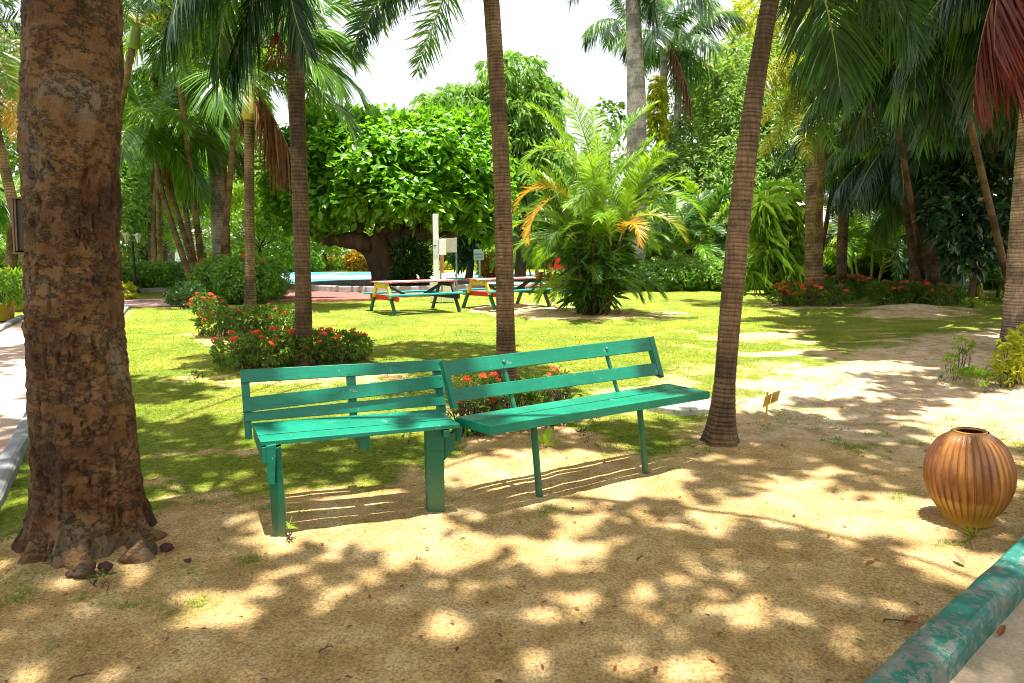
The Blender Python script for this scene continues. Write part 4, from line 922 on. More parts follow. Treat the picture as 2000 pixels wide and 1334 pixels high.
def litter(n, y0, y1, L, seed, mat, name, lab):
    r = np.random.default_rng(seed); y = y0 + (y1 - y0) * r.random(n) ** 1.1; x = (r.random(n) * 2 - 1) * (y * .78 + .2)
    for Q in (BRICK,): k = ~inpoly(x, y, Q); x = x[k]; y = y[k]
    z = height(x, y) + .006; A = nrm(np.stack([r.normal(size=len(x)), r.normal(size=len(x)), .15 * r.random(len(x))], 1)); mb = MB()
    leaves(np.stack([x, y, z], 1), A, 1, L, L * .42, .02, -.0, seed, mb, .35, 3, jit=0)
    tag(obj(name, mb, mat), lab, 'leaf litter', kind='stuff')
litter(900, 1.4, 20, .032, 8, M['litter'], 'leaf_litter', 'small dry brown leaves scattered over lawn and sand')
litter(140, 1.4, 9, .024, 9, M['litter_g'], 'leaf_litter', 'small green and yellow leaves scattered over the sand')
for i, (px, py, s, lab) in enumerate([(1627, 1239, .05, 'dry brown leaf lying alone on the shaded sand left of the kerb'), (1690, 1259, .05, 'small green leaf on the sand close to the painted kerb'), (1765, 1222, .085, 'long curled orange leaf touching the inner side of the painted kerb'),
        (1950, 1250, .07, 'curled red-brown leaf lying on the pavement beyond the kerb'), (1912, 1257, .04, 'round dark leaf on the pavement left of the curled leaf'), (1876, 1285, .055, 'brown leaf at the outer foot of the painted kerb'), (1860, 1307, .06, 'dark crumpled leaf at the bottom of the pavement against the kerb'),
        (1935, 1218, .05, 'brown leaf higher up the pavement near the kerb'), (1972, 1183, .06, 'dry brown leaf at the outer side of the kerb near the right picture edge'), (1885, 1104, .07, 'orange-red fallen leaf on bright sand below the jar'), (1432, 1316, .03, 'small dark red leaf on sand at the bottom of the picture'), (1804, 882, .045, 'round orange leaf left of the jar mouth'),
        (430, 1023, .035, 'small yellow leaf on the soil right of the big tree'), (1690, 1105, .06, 'slim brown twig-like leaf on the sand below the jar')]):
    b = at(px, py); onp = inpoly(np.array([b[0]]), np.array([b[1]]), PAVE_R)[0]
    r = np.random.default_rng(100 + i); a = r.random() * 3.1; C = np.zeros((1, 3)); mb = leaves(C, np.array([[math.cos(a), math.sin(a) * .6, .12]]), 1, s, s * .45, .01, -.25, 30 + i, MB(), .3, 4, jit=0)
    o = obj('fallen_leaf', mb, M['litter_g'] if 'green' in lab or 'yellow' in lab else M['litter']); o.location = (b[0], b[1], .012 if onp else float(height(b[:1], b[1:2])[0]) + .012); tag(o, lab, 'leaf', 'fallen leaves on sand and pavement')
def twig(px, py, L, az, lab, seed):
    b = at(px, py); r = np.random.default_rng(seed); n = 9; tt = np.linspace(0, 1, n); p = np.stack([tt * L * math.cos(az), tt * L * math.sin(az), .006 + .01 * np.sin(tt * 3)], 1) + r.normal(size=(n, 3)) * [.004, .004, .001]
    mb = MB().tube(p, np.linspace(.004, .0015, n), 5); mb.tube([p[4], p[4] + [L * .12, L * .16, .012]], [.002, .001], 4)
    o = obj('twig', mb, M['twig'], None, True); o.location = (b[0], b[1], float(height(b[:1], b[1:2])[0]) + .003); tag(o, lab, 'twig', 'twigs on the sand')
twig(1245, 1095, .07, .9, 'thin dark twig on the sand below the right bench', 1); twig(1725, 1215, .14, -.2, 'forked dry twig on gravelly sand left of the kerb', 2); twig(135, 1328, .1, .2, 'short twig at the bottom left of the sand', 3)
twig(1350, 872, .22, .5, 'dry stick beside the foot of the leaning palm', 4); twig(1440, 782, .2, .6, 'brown stick on pale sand right of the leaning palm', 5); twig(620, 1278, .07, .6, 'tiny twig on shaded sand at the bottom centre', 6)
# ------------------------------------------------------------------ buildings far behind
def building(label, x0, x1, Y, depth, ze, zr, roof, winx, wall='whitewall'):
    t = thing('low_building', label, 'building', ((x0 + x1) / 2, Y, 0)); hw = (x1 - x0) / 2
    obj('wall', MB().box((0, depth / 2, ze / 2), (2 * hw, depth, ze)), M[wall], t)
    o = .5
    if roof: obj('roof', MB().add(np.array([[-hw - o, -o, ze + .01], [hw + o, -o, ze + .01], [hw + o, depth + o, ze + .01], [-hw - o, depth + o, ze + .01], [-hw + depth * .3, depth / 2, zr], [hw - depth * .3, depth / 2, zr], [-hw - o, -o, ze + .12], [hw + o, -o, ze + .12], [hw + o, depth + o, ze + .12], [-hw - o, depth + o, ze + .12]]),
        [np.array([[0, 3, 2, 1], [0, 1, 7, 6], [1, 2, 8, 7], [2, 3, 9, 8], [3, 0, 6, 9], [6, 7, 5, 4], [8, 9, 4, 5]]), np.array([[7, 8, 5], [9, 6, 4]])]), M['roofgrey'], t)
    for x, wd, z0, z1, mt in winx:
        f = obj('window', MB().box((x, -.02, (z0 + z1) / 2), (wd, .05, z1 - z0)), M[mt], t); obj('pane', MB().box((x, -.05, (z0 + z1) / 2), (wd * .8, .02, (z1 - z0) * .88)), M['dgrey'], f)
building('white low building with red framed openings behind the slim leaning palms', uY(255, 48), uY(432, 48), 48, 7, 2.3, 3.2, True, [(1.9, .35, .1, 2.0, 'redp'), (2.7, .35, .1, 2.0, 'redp'), (-1.5, .9, .8, 1.7, 'wood_mid')])
building('small white block showing left of the sprawling tree trunk', uY(682, 62), uY(722, 62), 62, 4, 1.75, 2, False, [])
building('low house with grey shingle roof behind the right-hand palms', uY(1500, 34), uY(1860, 34), 34, 9, 2.75, 4.9, True, [(-2, 1.2, .9, 2.0, 'wood_mid'), (2, 1.2, .9, 2.0, 'wood_mid')], 'cream_p')
# ------------------------------------------------------------------ big tree on the left, its unseen crown shaped to cast the foreground shade
def lit_map(px, py):
    """1 = sun reaches this ground spot"""
    G_ = [1.0]; E = lambda cx, cy, rx, ry: np.hypot((px - cx) / (rx * G_[0]), (py - cy) / (ry * G_[0])) < 1
    shade = (py > 868)
    for e in [(330, 850, 130, 38), (420, 905, 90, 26), (600, 890, 110, 26), (690, 865, 120, 18), (850, 682, 150, 15), (940, 705, 120, 12), (1010, 870, 160, 40), (1260, 850, 140, 30), (1000, 760, 120, 50),
              (1780, 655, 200, 34), (1960, 660, 160, 50), (1720, 700, 90, 16), (1800, 735, 200, 34), (1700, 800, 190, 34), (1960, 720, 120, 24), (1690, 850, 140, 30), (1470, 850, 150, 34), (620, 700, 100, 25), (450, 640, 80, 25), (200, 760, 200, 25), (-200, 700, 200, 60), (20, 830, 60, 16), (20, 675, 70, 30), (10, 860, 80, 36), (-60, 1000, 200, 90)]: shade |= E(*e)
    lit = np.zeros(px.shape, bool); G_[0] = 1.06
    for e in [(430, 1193, 88, 34), (100, 1217, 38, 18), (225, 1235, 30, 16), (735, 1205, 50, 12), (700, 1143, 25, 10), (1035, 1220, 40, 14), (1000, 1083, 165, 34), (860, 1070, 110, 28), (1180, 1112, 100, 14), (1330, 1166, 150, 22), (1090, 1060, 90, 24),
              (1395, 1110, 34, 14), (1545, 1145, 34, 13), (1520, 1187, 50, 10), (1215, 1265, 75, 30), (1350, 1318, 80, 34), (1300, 1195, 60, 12), (1560, 975, 115, 52), (1622, 918, 52, 20), (1470, 1005, 160, 28), (1650, 1030, 80, 34), (1740, 990, 90, 28),
              (1430, 1035, 90, 10), (1850, 1085, 95, 42), (1790, 1010, 70, 44), (1935, 1110, 60, 30), (1900, 825, 150, 28), (1400, 985, 60, 12), (1340, 950, 34, 18), (1250, 905, 60, 16), (700, 1040, 215, 44), (1120, 935, 215, 58), (640, 975, 90, 20), (740, 960, 110, 22), (880, 1035, 70, 20),
              (350, 975, 80, 26), (320, 1010, 50, 14), (20, 1055, 30, 12), (60, 985, 60, 10), (20, 930, 50, 14), (500, 945, 90, 12), (420, 1105, 28, 8), (900, 915, 60, 12), (960, 885, 50, 8), (1150, 880, 60, 10), (1470, 900, 30, 7), (1380, 890, 25, 6), (1570, 1090, 30, 8),
              (1560, 742, 160, 26), (1720, 712, 90, 12), (1480, 770, 80, 26), (1640, 767, 130, 9), (1560, 800, 80, 9), (1940, 785, 110, 16), (1820, 790, 60, 7), (1880, 610, 60, 5), (1100, 1010, 60, 9), (860, 985, 40, 9), (30, 750, 60, 30), (1740, 1090, 34, 10), (560, 1130, 30, 9), (350, 1130, 24, 7), (160, 1190, 30, 9), (960, 1290, 34, 9), (610, 1150, 30, 7), (1960, 960, 60, 16), (1120, 1180, 40, 8), (1480, 1260, 34, 9), (520, 1290, 30, 9), (280, 1300, 30, 8), (1660, 960, 50, 10)]: lit |= E(*e)
    return lit | ~shade
def big_tree():
    b = np.array([BT[0], BT[1], 0]); t = thing('shade_tree', 'massive smooth brown tree trunk with flared roots at the left of the picture', 'tree', b)
    Y = BT[1]; ed = [(1120, 60, 285), (1090, 62, 283), (1050, 66, 284), (1000, 70, 280), (900, 68, 272), (800, 63, 262), (700, 58, 247), (600, 54, 240), (500, 55, 235), (400, 50, 233), (300, 43, 232), (200, 44, 234), (100, 46, 236), (0, 47, 237), (-150, 50, 240), (-400, 30, 260)]
    Z = np.array([atY(1000, e[0], Y)[2] for e in ed]); Z[0] = -.06; XL = np.array([uY(e[1], Y) if 0 else atY(e[1], e[0], Y)[0] for e in ed]); XR = np.array([atY(e[2], e[0], Y)[0] for e in ed])
    zs = np.linspace(-.06, Z[-1], 620); cx = np.interp(zs, Z, (XL + XR) / 2); r = np.interp(zs, Z, (XR - XL) / 2) * .88; r = np.convolve(np.pad(r, 12, 'edge'), np.ones(25) / 25, 'valid'); cx = np.convolve(np.pad(cx, 12, 'edge'), np.ones(25) / 25, 'valid')
    n = 300; th = np.linspace(0, 2 * np.pi, n, endpoint=False); T, ZZ = np.meshgrid(th, zs); R = r[:, None] * np.ones(n)
    cxn0 = np.cos(T); cyn0 = np.sin(T); s = np.clip(1 - ZZ / .36, 0, 1) ** 2.0; fl = .5 + .5 * np.cos(T * 5 + .6 + 1.3 * np.sin(T * 2)); R = R * (1 + s * (.10 + .30 * fl + .14 * (fbm(cxn0 * 3, cyn0 * 3 + ZZ * 4, 4, 70) - .5)))
    R = R * (1 + .035 * np.clip(1.25 - ZZ, 0, 1) * np.sin(T * 5 + 1.1 + .5 * np.sin(ZZ * 3)) + .03 * np.clip(1.3 - ZZ, 0, 1) * np.sin(T * 9 + 2))
    cxn = np.cos(T); cyn = np.sin(T)
    R = R + .035 * (fbm(cxn * 1.6 + ZZ * .9, cyn * 1.6 + 3 + ZZ * .4, 4, 71) - .5) + .030 * (fbm(cxn * 4 + 5, cyn * 4 + ZZ * 6, 5, 72) - .5) + .020 * (fbm(T * 5.5, ZZ * 14 + cxn, 5, 73) - .5)
    lump = fbm(T * 7, ZZ * 11, 3, 75); R = R - .020 * sstep(.62, .72, lump) * (ZZ < 1.9) + .012 * (fbm(T * 22, ZZ * 34, 4, 77) - .5) + .005 * (fbm(T * 6, ZZ * 45, 4, 78) - .5)
    rg = fbm(T * 2 + ZZ, ZZ * 22 + np.sin(T * 2) * 1.5, 4, 76); R = R + .010 * (rg - .5) * np.clip(ZZ - .2, 0, 1)
    # healed knot facing the camera
    k0 = atY(132, 215, Y - .25); tk = math.atan2(-1, .03 + (k0[0] - np.interp(k0[2], zs, cx)) / .25); dT = (T - (tk % (2 * np.pi))) * r[:, None]; dZ = ZZ - k0[2]; q = np.hypot(dT / .13, dZ / .24)
    R = R + .055 * np.exp(-q ** 2 * 1.2) + .005 * np.sin(q * 15 - dZ * 8 + 5 * fbm(T * 4, ZZ * 6, 3, 79)) * np.exp(-(q - .9) ** 2 * 1.6) * (ZZ < k0[2] + .1) - .05 * np.exp(-(np.hypot(dT / .035, (dZ + .03) / .07)) ** 2)
    x = cx[:, None] + R * np.cos(T) - b[0]; y = R * np.sin(T) * .95; v = np.stack([x, y, ZZ], -1).reshape(-1, 3)
    m = len(zs); i = np.arange(m - 1)[:, None] * n; j = np.arange(n)[None]; j2 = (j + 1) % n
    mb = MB().add(v, np.stack([i + j, i + j2, i + n + j2, i + n + j], -1).reshape(-1, 4))
    top = np.array([cx[-1] - b[0], 0, Z[-1]]) 
    trunk = obj('trunk', mb, M['bark_big'], t, True)
    rb = MB()   # surface roots
    for pts, r0 in (([(250, 1075), (300, 1060), (330, 1058), (352, 1062)], .085), ([(255, 1100), (290, 1098), (310, 1106)], .07), ([(90, 1095), (50, 1108), (15, 1125)], .07), ([(150, 1105), (165, 1125)], .07)):
        p = crom([at(*q_) - b + [0, 0, .02 if k_ else .07] for k_, q_ in enumerate(pts)], 12); p[:, 2] -= np.linspace(0, .09, 12) ** 1.0; rb.tube(p, np.linspace(r0, r0 * .6, 12) * (1 + .03 * rng.normal(size=12)), 12)
    obj('root', rb, M['bark_big'], t, True)
    lm = MB(); t0 = top + [0, 0, -.3]
    lm.tube(crom([top + [0, 0, -.4], top + [.1, .1, .8], top + [.3, .2, 1.9]], 12), np.linspace(.30, .22, 12), 16)
    hub = top + [.3, .2, 1.9]; L = []
    for (x_, y_, z_) in ((4.5, 3.0, 10.6), (-2.5, 5.5, 10.6), (-4, .5, 10.4), (2.5, -4.2, 10.6), (7.5, -2.0, 10.8), (1.0, 8, 10.6)): L.append(hub + [x_, y_, z_ - hub[2]])
    limbs_to(lm, hub, L, .032, 5); obj('limb', lm, M['bark_big'], t, True)
    r_ = np.random.default_rng(21); sp = .14; gx, gy = np.meshgrid(np.arange(-9, 8.5, sp), np.arange(-1.5, 14.5, sp)); gx = gx.ravel() + r_.normal(size=gx.size) * .05; gy = gy.ravel() + r_.normal(size=gx.size) * .05
    keep = np.zeros(gx.shape, bool); px, py = w2p(gx, gy); ok = (py > 560)
    jx = (fbm(gx * 2.7, gy * 2.7, 3, 81) - .5) * .045 * gy; jy = (fbm(gx * 2.7 + 30, gy * 2.7, 3, 82) - .5) * .055 * gy
    px, py = w2p(gx + jx, gy + jy); vis = gy > 1.0
    lit = lit_map(px, py) & vis
    # crown leaves placed only where shade is wanted, lit spots left open
    keep = ok & ~lit & (r_.random(gx.shape) < .95) & (np.hypot((gx - 0) / 9.2, (gy - 5.5) / 8.8) < 1.05)
    gx, gy = gx[keep], gy[keep]; z = 9.8 + 2.2 * r_.random(len(gx)); C = np.stack([gx + SUN[0] / SUN[2] * z, gy + SUN[1] / SUN[2] * z, z], 1) - b
    A = nrm(r_.normal(size=C.shape) * [1, 1, .35]); obj('crown', leaves(C, A, 7, .21, .11, .6, .15, 91, MB(), up=1.2, jit=.3), M['canopy'], t)
big_tree()

def unseen_shade_tree():  # unseen tree, added so its leaves throw shade over the right-hand palms
    g = np.array([15.5, 15.0, -.05]); t = thing('shade_tree', 'unseen tall tree added off the right edge, its high crown placed to shade the dark palms', 'tree', g)
    hub = np.array([0, -.5, 7.5]); tb = MB().tube(crom([np.zeros(3), [.2, 0, 3.5], hub], 16), np.linspace(.45, .28, 16), 14); obj('trunk', tb, M['bark_gnarl'], t, True)
    lm = MB(); limbs_to(lm, hub, [np.array([x, y, 12.5]) - g for x, y in ((8, 12), (9, 18), (12, 22), (17, 20), (18, 12), (12, 10))], .13, 6); obj('limb', lm, M['bark_gnarl'], t, True)
    r_ = np.random.default_rng(31); sp = .30; gx, gy = np.meshgrid(np.arange(2, 24, sp), np.arange(8, 27, sp)); gx = gx.ravel() + r_.normal(size=gx.size) * .1; gy = gy.ravel() + r_.normal(size=gx.size) * .1
    px, py = w2p(gx + (fbm(gx, gy, 3, 5) - .5) * 2.5, gy + (fbm(gx + 9, gy, 3, 5) - .5) * 3)
    keep = (px > 1640 - (py < 600) * 60) & (py < 735) & ~(lit_map(px, np.clip(py, 600, 900)) & (py > 690)) & (r_.random(gx.size) < .93) & (fbm(gx * .8, gy * .8, 3, 15) < .62)
    gx, gy = gx[keep], gy[keep]; z = 11.0 + 2.5 * r_.random(len(gx)); C = np.stack([gx + SUN[0] / SUN[2] * z, gy + SUN[1] / SUN[2] * z, z], 1) - g
    A = nrm(r_.normal(size=C.shape) * [1, 1, .35]); obj('crown', leaves(C, A, 7, .42, .21, .6, .15, 92, MB(), up=1.2, jit=.3), M['canopy'], t)
unseen_shade_tree()
def pix(pts, Y, base=None):
    out = [atY(x, y, Y + (d[0] if d else 0)) for x, y, *d in pts]
    if base is not None: out[0] = np.array([out[0][0], out[0][1], -.05])
    return out
G1 = 'slim palms around the lawn'
# A: palm standing in the nearer flowering shrub
Y = 9.1; pa = pix([(594, 712), (592, 560), (587, 400), (580, 200), (577, 0), (576, -90)], Y, 1)
palm('straight brown palm rising out of the flowering shrub behind the left bench', pa[0], pa, [.115, .106, .104, .100, .098, .095], M['bark_ring2'],
     [(200, 'xmas', 'low', 'palm_dark', 2.0), (165, 'xmas', 'arch', 'palm_dark', 2.1), (240, 'xmas', 'low', 'palm_dark', 1.9), (215, 'xmas', 'hang', 'palm_dark', 1.8), (120, 'xmas', 'low', 'palm_dark', 2.0), (185, 'xmas', 'hang', 'palm', 2.3), (195, 'xmas', 'hang', 'palm_dark', 2.5), (175, 'xmas', 'drop', 'palm_dark', 2.2), (225, 'xmas', 'hang', 'palm_dark', 2.4), (160, 'xmas', 'hang', 'palm_dark', 2.5), (250, 'xmas', 'drop', 'palm_dark', 1.9), (205, 'xmas', 'drop', 'palm_dark', 2.3), (140, 'xmas', 'mid', 'palm', 2.1),
      (20, 'xmas', 'arch', 'palm', 1.5), (60, 'xmas', 'mid', 'palm', 1.8), (290, 'xmas', 'up', 'palm', 1.8), (90, 'xmas', 'up', 'palm', 1.8), (260, 'xmas', 'up', 'palm', 1.8), (330, 'xmas', 'up', 'palm', 1.6)],
     shaft=(.6, .11, M['shaft']), seed=2, group=G1, spacing=.045)
def fruit(label_root_path, Y): pass
ft = thing('palm_fruit_cluster', 'dark red fruit stalks hanging beside the trunk of the straight brown palm', 'fruit cluster', atY(562, 30, Y - .1)); fm = MB(); fr_ = MB(); r_ = np.random.default_rng(3); o = atY(562, 30, Y - .1)
q0 = crom([np.zeros(3), atY(548, 35, Y - .15) - o, atY(540, 60, Y - .2) - o], 8); fm.tube(q0, .012, 6)
for i in range(46):
    e = q0[-1] + np.array([r_.normal() * .10, r_.normal() * .09, -.15 - .35 * r_.random()]); m_ = (q0[-1] + e) / 2 + r_.normal(size=3) * .03; pp = crom([q0[-1], m_, e], 8); fm.tube(pp, .003, 4)
    for k in (3, 4, 5, 6, 7):
        c = pp[k] + r_.normal(size=3) * .008; o8 = np.array([[1, 0, 0], [0, 1, 0], [-1, 0, 0], [0, -1, 0], [0, 0, 1], [0, 0, -1]]) * .011; fr_.add(c + o8, np.array([[0, 1, 4], [1, 2, 4], [2, 3, 4], [3, 0, 4], [1, 0, 5], [2, 1, 5], [3, 2, 5], [0, 3, 5]]))
fm.add(np.concatenate(fr_.v), [np.concatenate([f for f, _ in fr_.f])]); obj('fruit_stalks', fm, M['fruit'], ft, True)
# B: middle palm
Y = 7.1; pb = pix([(989, 770), (988, 690), (985, 500), (977, 280), (961, 20), (955, -30), (950, -60)], Y, 1)
palm('middle palm with closely ringed curving trunk behind the join of the two green benches', pb[0], pb, [.12, .095, .094, .086, .081, .08, .078], M['bark_ring'],
     [(185, 'fox', 'hang', 'palm_dark', 1.75), (214, 'fox', 'hang', 'palm_dark', 1.6), (236, 'fox', 'drop', 'palm', 1.5), (150, 'fox', 'low', 'palm', 1.6), (290, 'fox', 'hang', 'palm_dark', 1.45), (120, 'fox', 'arch', 'palm', 1.6), (60, 'fox', 'mid', 'palm', 1.6), (20, 'fox', 'up', 'palm', 1.6), (100, 'fox', 'mid', 'palm', 1.6)],
     shaft=(.45, .09, M['shaft']), seed=3, group=G1, spacing=.034, amp=.035, n=22)
# C: leaning palm right
Y = 5.3; pc = pix([(1407, 862), (1413, 780), (1424, 640), (1440, 470), (1457, 310), (1480, 140), (1509, -20), (1530, -80)], Y, 1)
palm('leaning ringed palm with swollen foot at the right end of the right bench', pc[0], pc, [.108, .080, .082, .084, .079, .069, .064, .062], M['bark_ring'],
     [(15, 'coco', 'hang', 'palm_dark', 1.25), (48, 'coco', 'hang', 'palm_dark', 1.5), (325, 'coco', 'hang', 'palm_dark', 1.2), (60, 'coco', 'up', 'palm_dark', 1.6), (320, 'coco', 'up', 'palm', 1.6), (85, 'coco', 'up', 'palm_dark', 1.3), (20, 'coco', 'up', 'palm_dark', 1.6)],
     shaft=(.35, .085, M['shaft']), seed=4, group=G1, spacing=.034, amp=.035, n=24, flare=.45)
# D
Y = 18.6; pd = pix([(489, 597), (488, 480), (487, 360), (487, 235)], Y, 1)
palm('slim palm with pale lower trunk and hanging dead fronds, before the round hedge', pd[0], pd, [.15, .13, .125, .13], M['bark_thin'],
     ringfr(9, 'coco', ['palm', 'palm_dark', 'palm'], 2.9, ['mid', 'arch', 'low', 'up'], 7) + [(0, 'coco', 'arch', 'palm', 3.4), (15, 'coco', 'mid', 'palm', 3.3), (345, 'coco', 'low', 'palm', 3.3), (330, 'coco', 'arch', 'palm', 3.1), (30, 'coco', 'mid', 'palm', 3.2), (5, 'deadhang', 'drop', 'dead', 2.5), (350, 'deadhang', 'drop', 'dead', 2.2), (20, 'deadhang', 'drop', 'dead', 2.3), (170, 'deadhang', 'drop', 'dead', 1.2)],
     shaft=(1.1, .16, M['shaft_y']), seed=8, group=G1, spacing=.06)
# E cluster of leaning palms
for i, (pts, Y, lab, sd_, fm_, deadf) in enumerate([([(382, 574), (350, 480), (318, 380), (303, 300)], 23.5, 'front leaning palm of the slim group behind the lawn, bowing left', 11, 'palm', 0), ([(388, 566), (366, 480), (335, 380), (313, 300)], 24.3, 'second leaning palm of the slim group, close behind the front one', 12, 'palm', 1),
        ([(388, 548), (372, 470), (352, 350), (329, 245)], 26.5, 'taller leaning palm of the slim group, standing to the right', 13, 'palm', 0), ([(299, 520), (300, 440), (304, 360), (308, 290)], 33, 'thin upright palm behind the long hedge, left of the leaning group', 14, 'palm_dark', 1), ([(294, 520), (293, 440), (297, 370), (298, 320)], 34, 'thin pinkish palm behind the long hedge, leftmost of its pair', 15, 'palm_dark', 0)]):
    pp = pix(pts, Y, 1); palm(lab, pp[0], pp, [.125, .10, .09, .085], M['bark_thin'], ringfr(12, 'coco', [fm_, 'areca', 'palm'], 2.8, ['arch', 'mid', 'low', 'up', 'arch', 'hang'], sd_) + ([(10, 'deadhang', 'drop', 'dead', 1.9)] if deadf else []), shaft=(.8, .12, M['shaft_y' if i % 2 else 'shaft']), seed=sd_, group=G1, spacing=.07)
# F royal grey behind round hedge, G slim behind it
Y = 27; pf = pix([(430, 555), (428, 450), (421, 340), (414, 225)], Y, 1); palm('thick grey palm trunk rising behind the round clipped hedge', pf[0], pf, [.28, .29, .25, .22], M['bark_grey'], ringfr(13, 'royal', ['palm', 'palm_dark'], 3.2, ['arch', 'mid', 'low', 'up'], 21), shaft=(1.4, .22, M['shaft']), seed=21, group='grey trunked palms', spacing=.09, amp=.01)
Y = 29; pg = pix([(446, 545), (443, 440), (438, 330), (436, 250)], Y, 1); palm('thin palm with pale flower stalks just right of the thick grey palm', pg[0], pg, [.12, .11, .10, .1], M['bark_thin'], ringfr(9, 'coco', 'palm', 2.6, ['mid', 'arch', 'low'], 22) + [(340, 'deadhang', 'drop', 'dead', 2.2), (20, 'deadhang', 'drop', 'dead', 2.6), (0, 'deadhang', 'drop', 'dead', 2.4)], shaft=(.7, .12, M['shaft']), seed=22, group=G1)
# small crowns further back that fill the upper left
for i, (px, py, Y, st, mt, L, n_, lab) in enumerate([(258, 95, 19, 'fox', ['palm_dark', 'palm'], 2.6, 15, 'bushy foxtail palm behind the big tree, its crown highest at the upper left'), (350, 150, 22, 'coco', ['palm', 'areca'], 3.0, 12, 'green palm with feathery crown between the big tree and the slim palm'), (-40, 120, 14, 'fox', ['palm_dark', 'palm'], 2.3, 13, 'foxtail palm at the left picture edge behind the big tree'),
        (475, 40, 21, 'coco', ['palm', 'areca'], 3.0, 12, 'tall green palm behind the slim palm with dead fronds'), (560, 90, 27, 'coco', ['palm', 'areca'], 3.4, 16, 'palm whose crown shows right of the straight brown trunk'), (300, 40, 25, 'coco', ['palm', 'areca'], 3.0, 11, 'palm crown behind the foxtail palm at the upper left')]):
    g = at(px + 30, 489 + 2000 / Y); g = atY((150, 400, 75, 430, 590, 315)[i], 560, Y + (0, 3, 0, 4, 0, 6)[i]); g[2] = -.05; tp = atY(px, py, Y)
    palm(lab, g, [g, g * .72 + tp * .28 - [.0, 0, 0], g * .35 + tp * .65, tp], [.13, .10, .09, .09], M['bark_thin'], ringfr(n_ - 1, st, mt, L, ['mid', 'arch', 'low', 'up', 'arch', 'hang'], 30 + i) + ([(30, 'fox', 'arch', 'foxtail', 2.4), (340, 'fox', 'low', 'foxtail', 2.2)] if i == 0 else []) + ([(350, 'fox', 'hang', 'foxtail', 1.9), (15, 'fox', 'drop', 'yellow', 2.3), (340, 'fox', 'drop', 'dead', 2.2)] if i == 2 else []),
         shaft=(.8, .13, M['shaft']), seed=30 + i, group='feathery palms at the upper left')
# H royal in the middle distance
Y = 27; ph_ = pix([(1243, 555), (1243, 330), (1243, 200), (1239, 90), (1236, -10), (1236, -70)], Y, 1)
palm('tall pale grey royal palm trunk behind the arching palm clump', ph_[0], ph_, [.34, .34, .39, .36, .29, .27], M['bark_royal'], ringfr(8, 'royal', ['palm', 'palm_dark'], 3.8, ['up', 'mid', 'arch'], 41) + [(180, 'royal', 'low', 'palm', 3.8), (200, 'royal', 'hang', 'palm_dark', 3.6), (165, 'royal', 'low', 'palm', 3.9), (345, 'royal', 'hang', 'palm_dark', 3.9), (0, 'royal', 'hang', 'palm', 4.2), (15, 'royal', 'low', 'palm', 4.3), (330, 'royal', 'drop', 'palm_dark', 3.6), (300, 'royal', 'hang', 'palm', 3.6)], shaft=(1.4, .27, M['shaft']), seed=41, group='grey trunked palms', spacing=.16, amp=.006, flare=0)
for i, (pts, Y, lab, L) in enumerate([([(1297, 500), (1296, 290), (1296, 190), (1297, 110)], 40, 'distant palm wrapped in yellow vine, left of a pair behind the royal palm', 3.2), ([(1323, 500), (1322, 280), (1324, 200), (1328, 125)], 43, 'distant palm right of the vine-wrapped one, before the wooded slope', 3.6), ([(1246, 500), (1243, 300), (1238, 200), (1228, 85)], 46, 'distant palm whose fronds reach left of the royal palm trunk', 3.0)]):
    pp = pix(pts, Y, 1); palm(lab, pp[0], pp, [.3, .28, .22, .2], M['bark_grey'], ringfr(13, 'royal', ['palm', 'palm_dark', 'areca_dark'], L, ['mid', 'arch', 'low', 'hang', 'up'], 51 + i) + ([(0, 'deadhang', 'drop', 'dead', 4.0)] if i == 0 else []), shaft=(1.2, .2, M['shaft']), seed=51 + i, group='grey trunked palms', spacing=.14, amp=.006, flare=0)
vb = [((atY(1284, y, 39.3)), (.45, .4, .8)) for y in (175, 215, 250)]; tv = thing('climbing_vine', 'yellow-green vine hanging from the vine-wrapped distant palm', 'vine', vb[2][0] - [0, 0, .8]); Cv, Av = blobpts(vb, 14, 5); obj('foliage', leaves(Cv, Av, 5, .32, .2, .8, .6, 6, MB(), fold=.1), M['yleaf'], tv, off=vb[2][0] - [0, 0, .8])
# foxtail palm with bright fronds at right
Y = 15; j = pix([(1590, 597), (1590, 400), (1596, 150), (1600, -30), (1603, -90)], 19, 1)
palm('thick grey-brown palm rising out of the red flowered shrub on the right lawn', j[0], j, [.25, .225, .22, .20, .18], M['bark_thin'], ringfr(9, 'royal', ['palm', 'palm_dark'], 2.8, ['mid', 'arch', 'up', 'low'], 61), shaft=(1, .2, M['shaft']), seed=61, group='palms at the right edge of the lawn', spacing=.09, amp=.012)
g = atY(1588, 560, 21); g[2] = -.05; tp = atY(1612, 225, 15.5)
palm('foxtail palm throwing bright yellow-green plumes left of the dark palms', g, [g, g * .5 + tp * .5, tp], [.09, .08, .07], M['bark_thin'], [(182, 'fox', 'arch', 'foxtail', 1.7), (200, 'fox', 'mid', 'foxtail', 1.7), (168, 'fox', 'hang', 'foxtail', 1.7), (215, 'fox', 'hang', 'foxtail', 1.9), (190, 'fox', 'over', 'foxtail', 2.2), (176, 'fox', 'low', 'foxtail', 1.5), (230, 'fox', 'hang', 'palm', 1.9), (260, 'fox', 'low', 'palm_dark', 1.8), (300, 'fox', 'hang', 'palm_dark', 2.0), (340, 'fox', 'arch', 'palm_dark', 2), (30, 'fox', 'mid', 'palm_dark', 2), (90, 'fox', 'mid', 'palm', 2), (0, 'fox', 'low', 'palm_dark', 2)], shaft=(.6, .1, M['shaft']), seed=62, group='palms at the right edge of the lawn')
RD = ['palm_dark', 'palm_dark', 'palm_dark', 'palm_dark', 'palm']
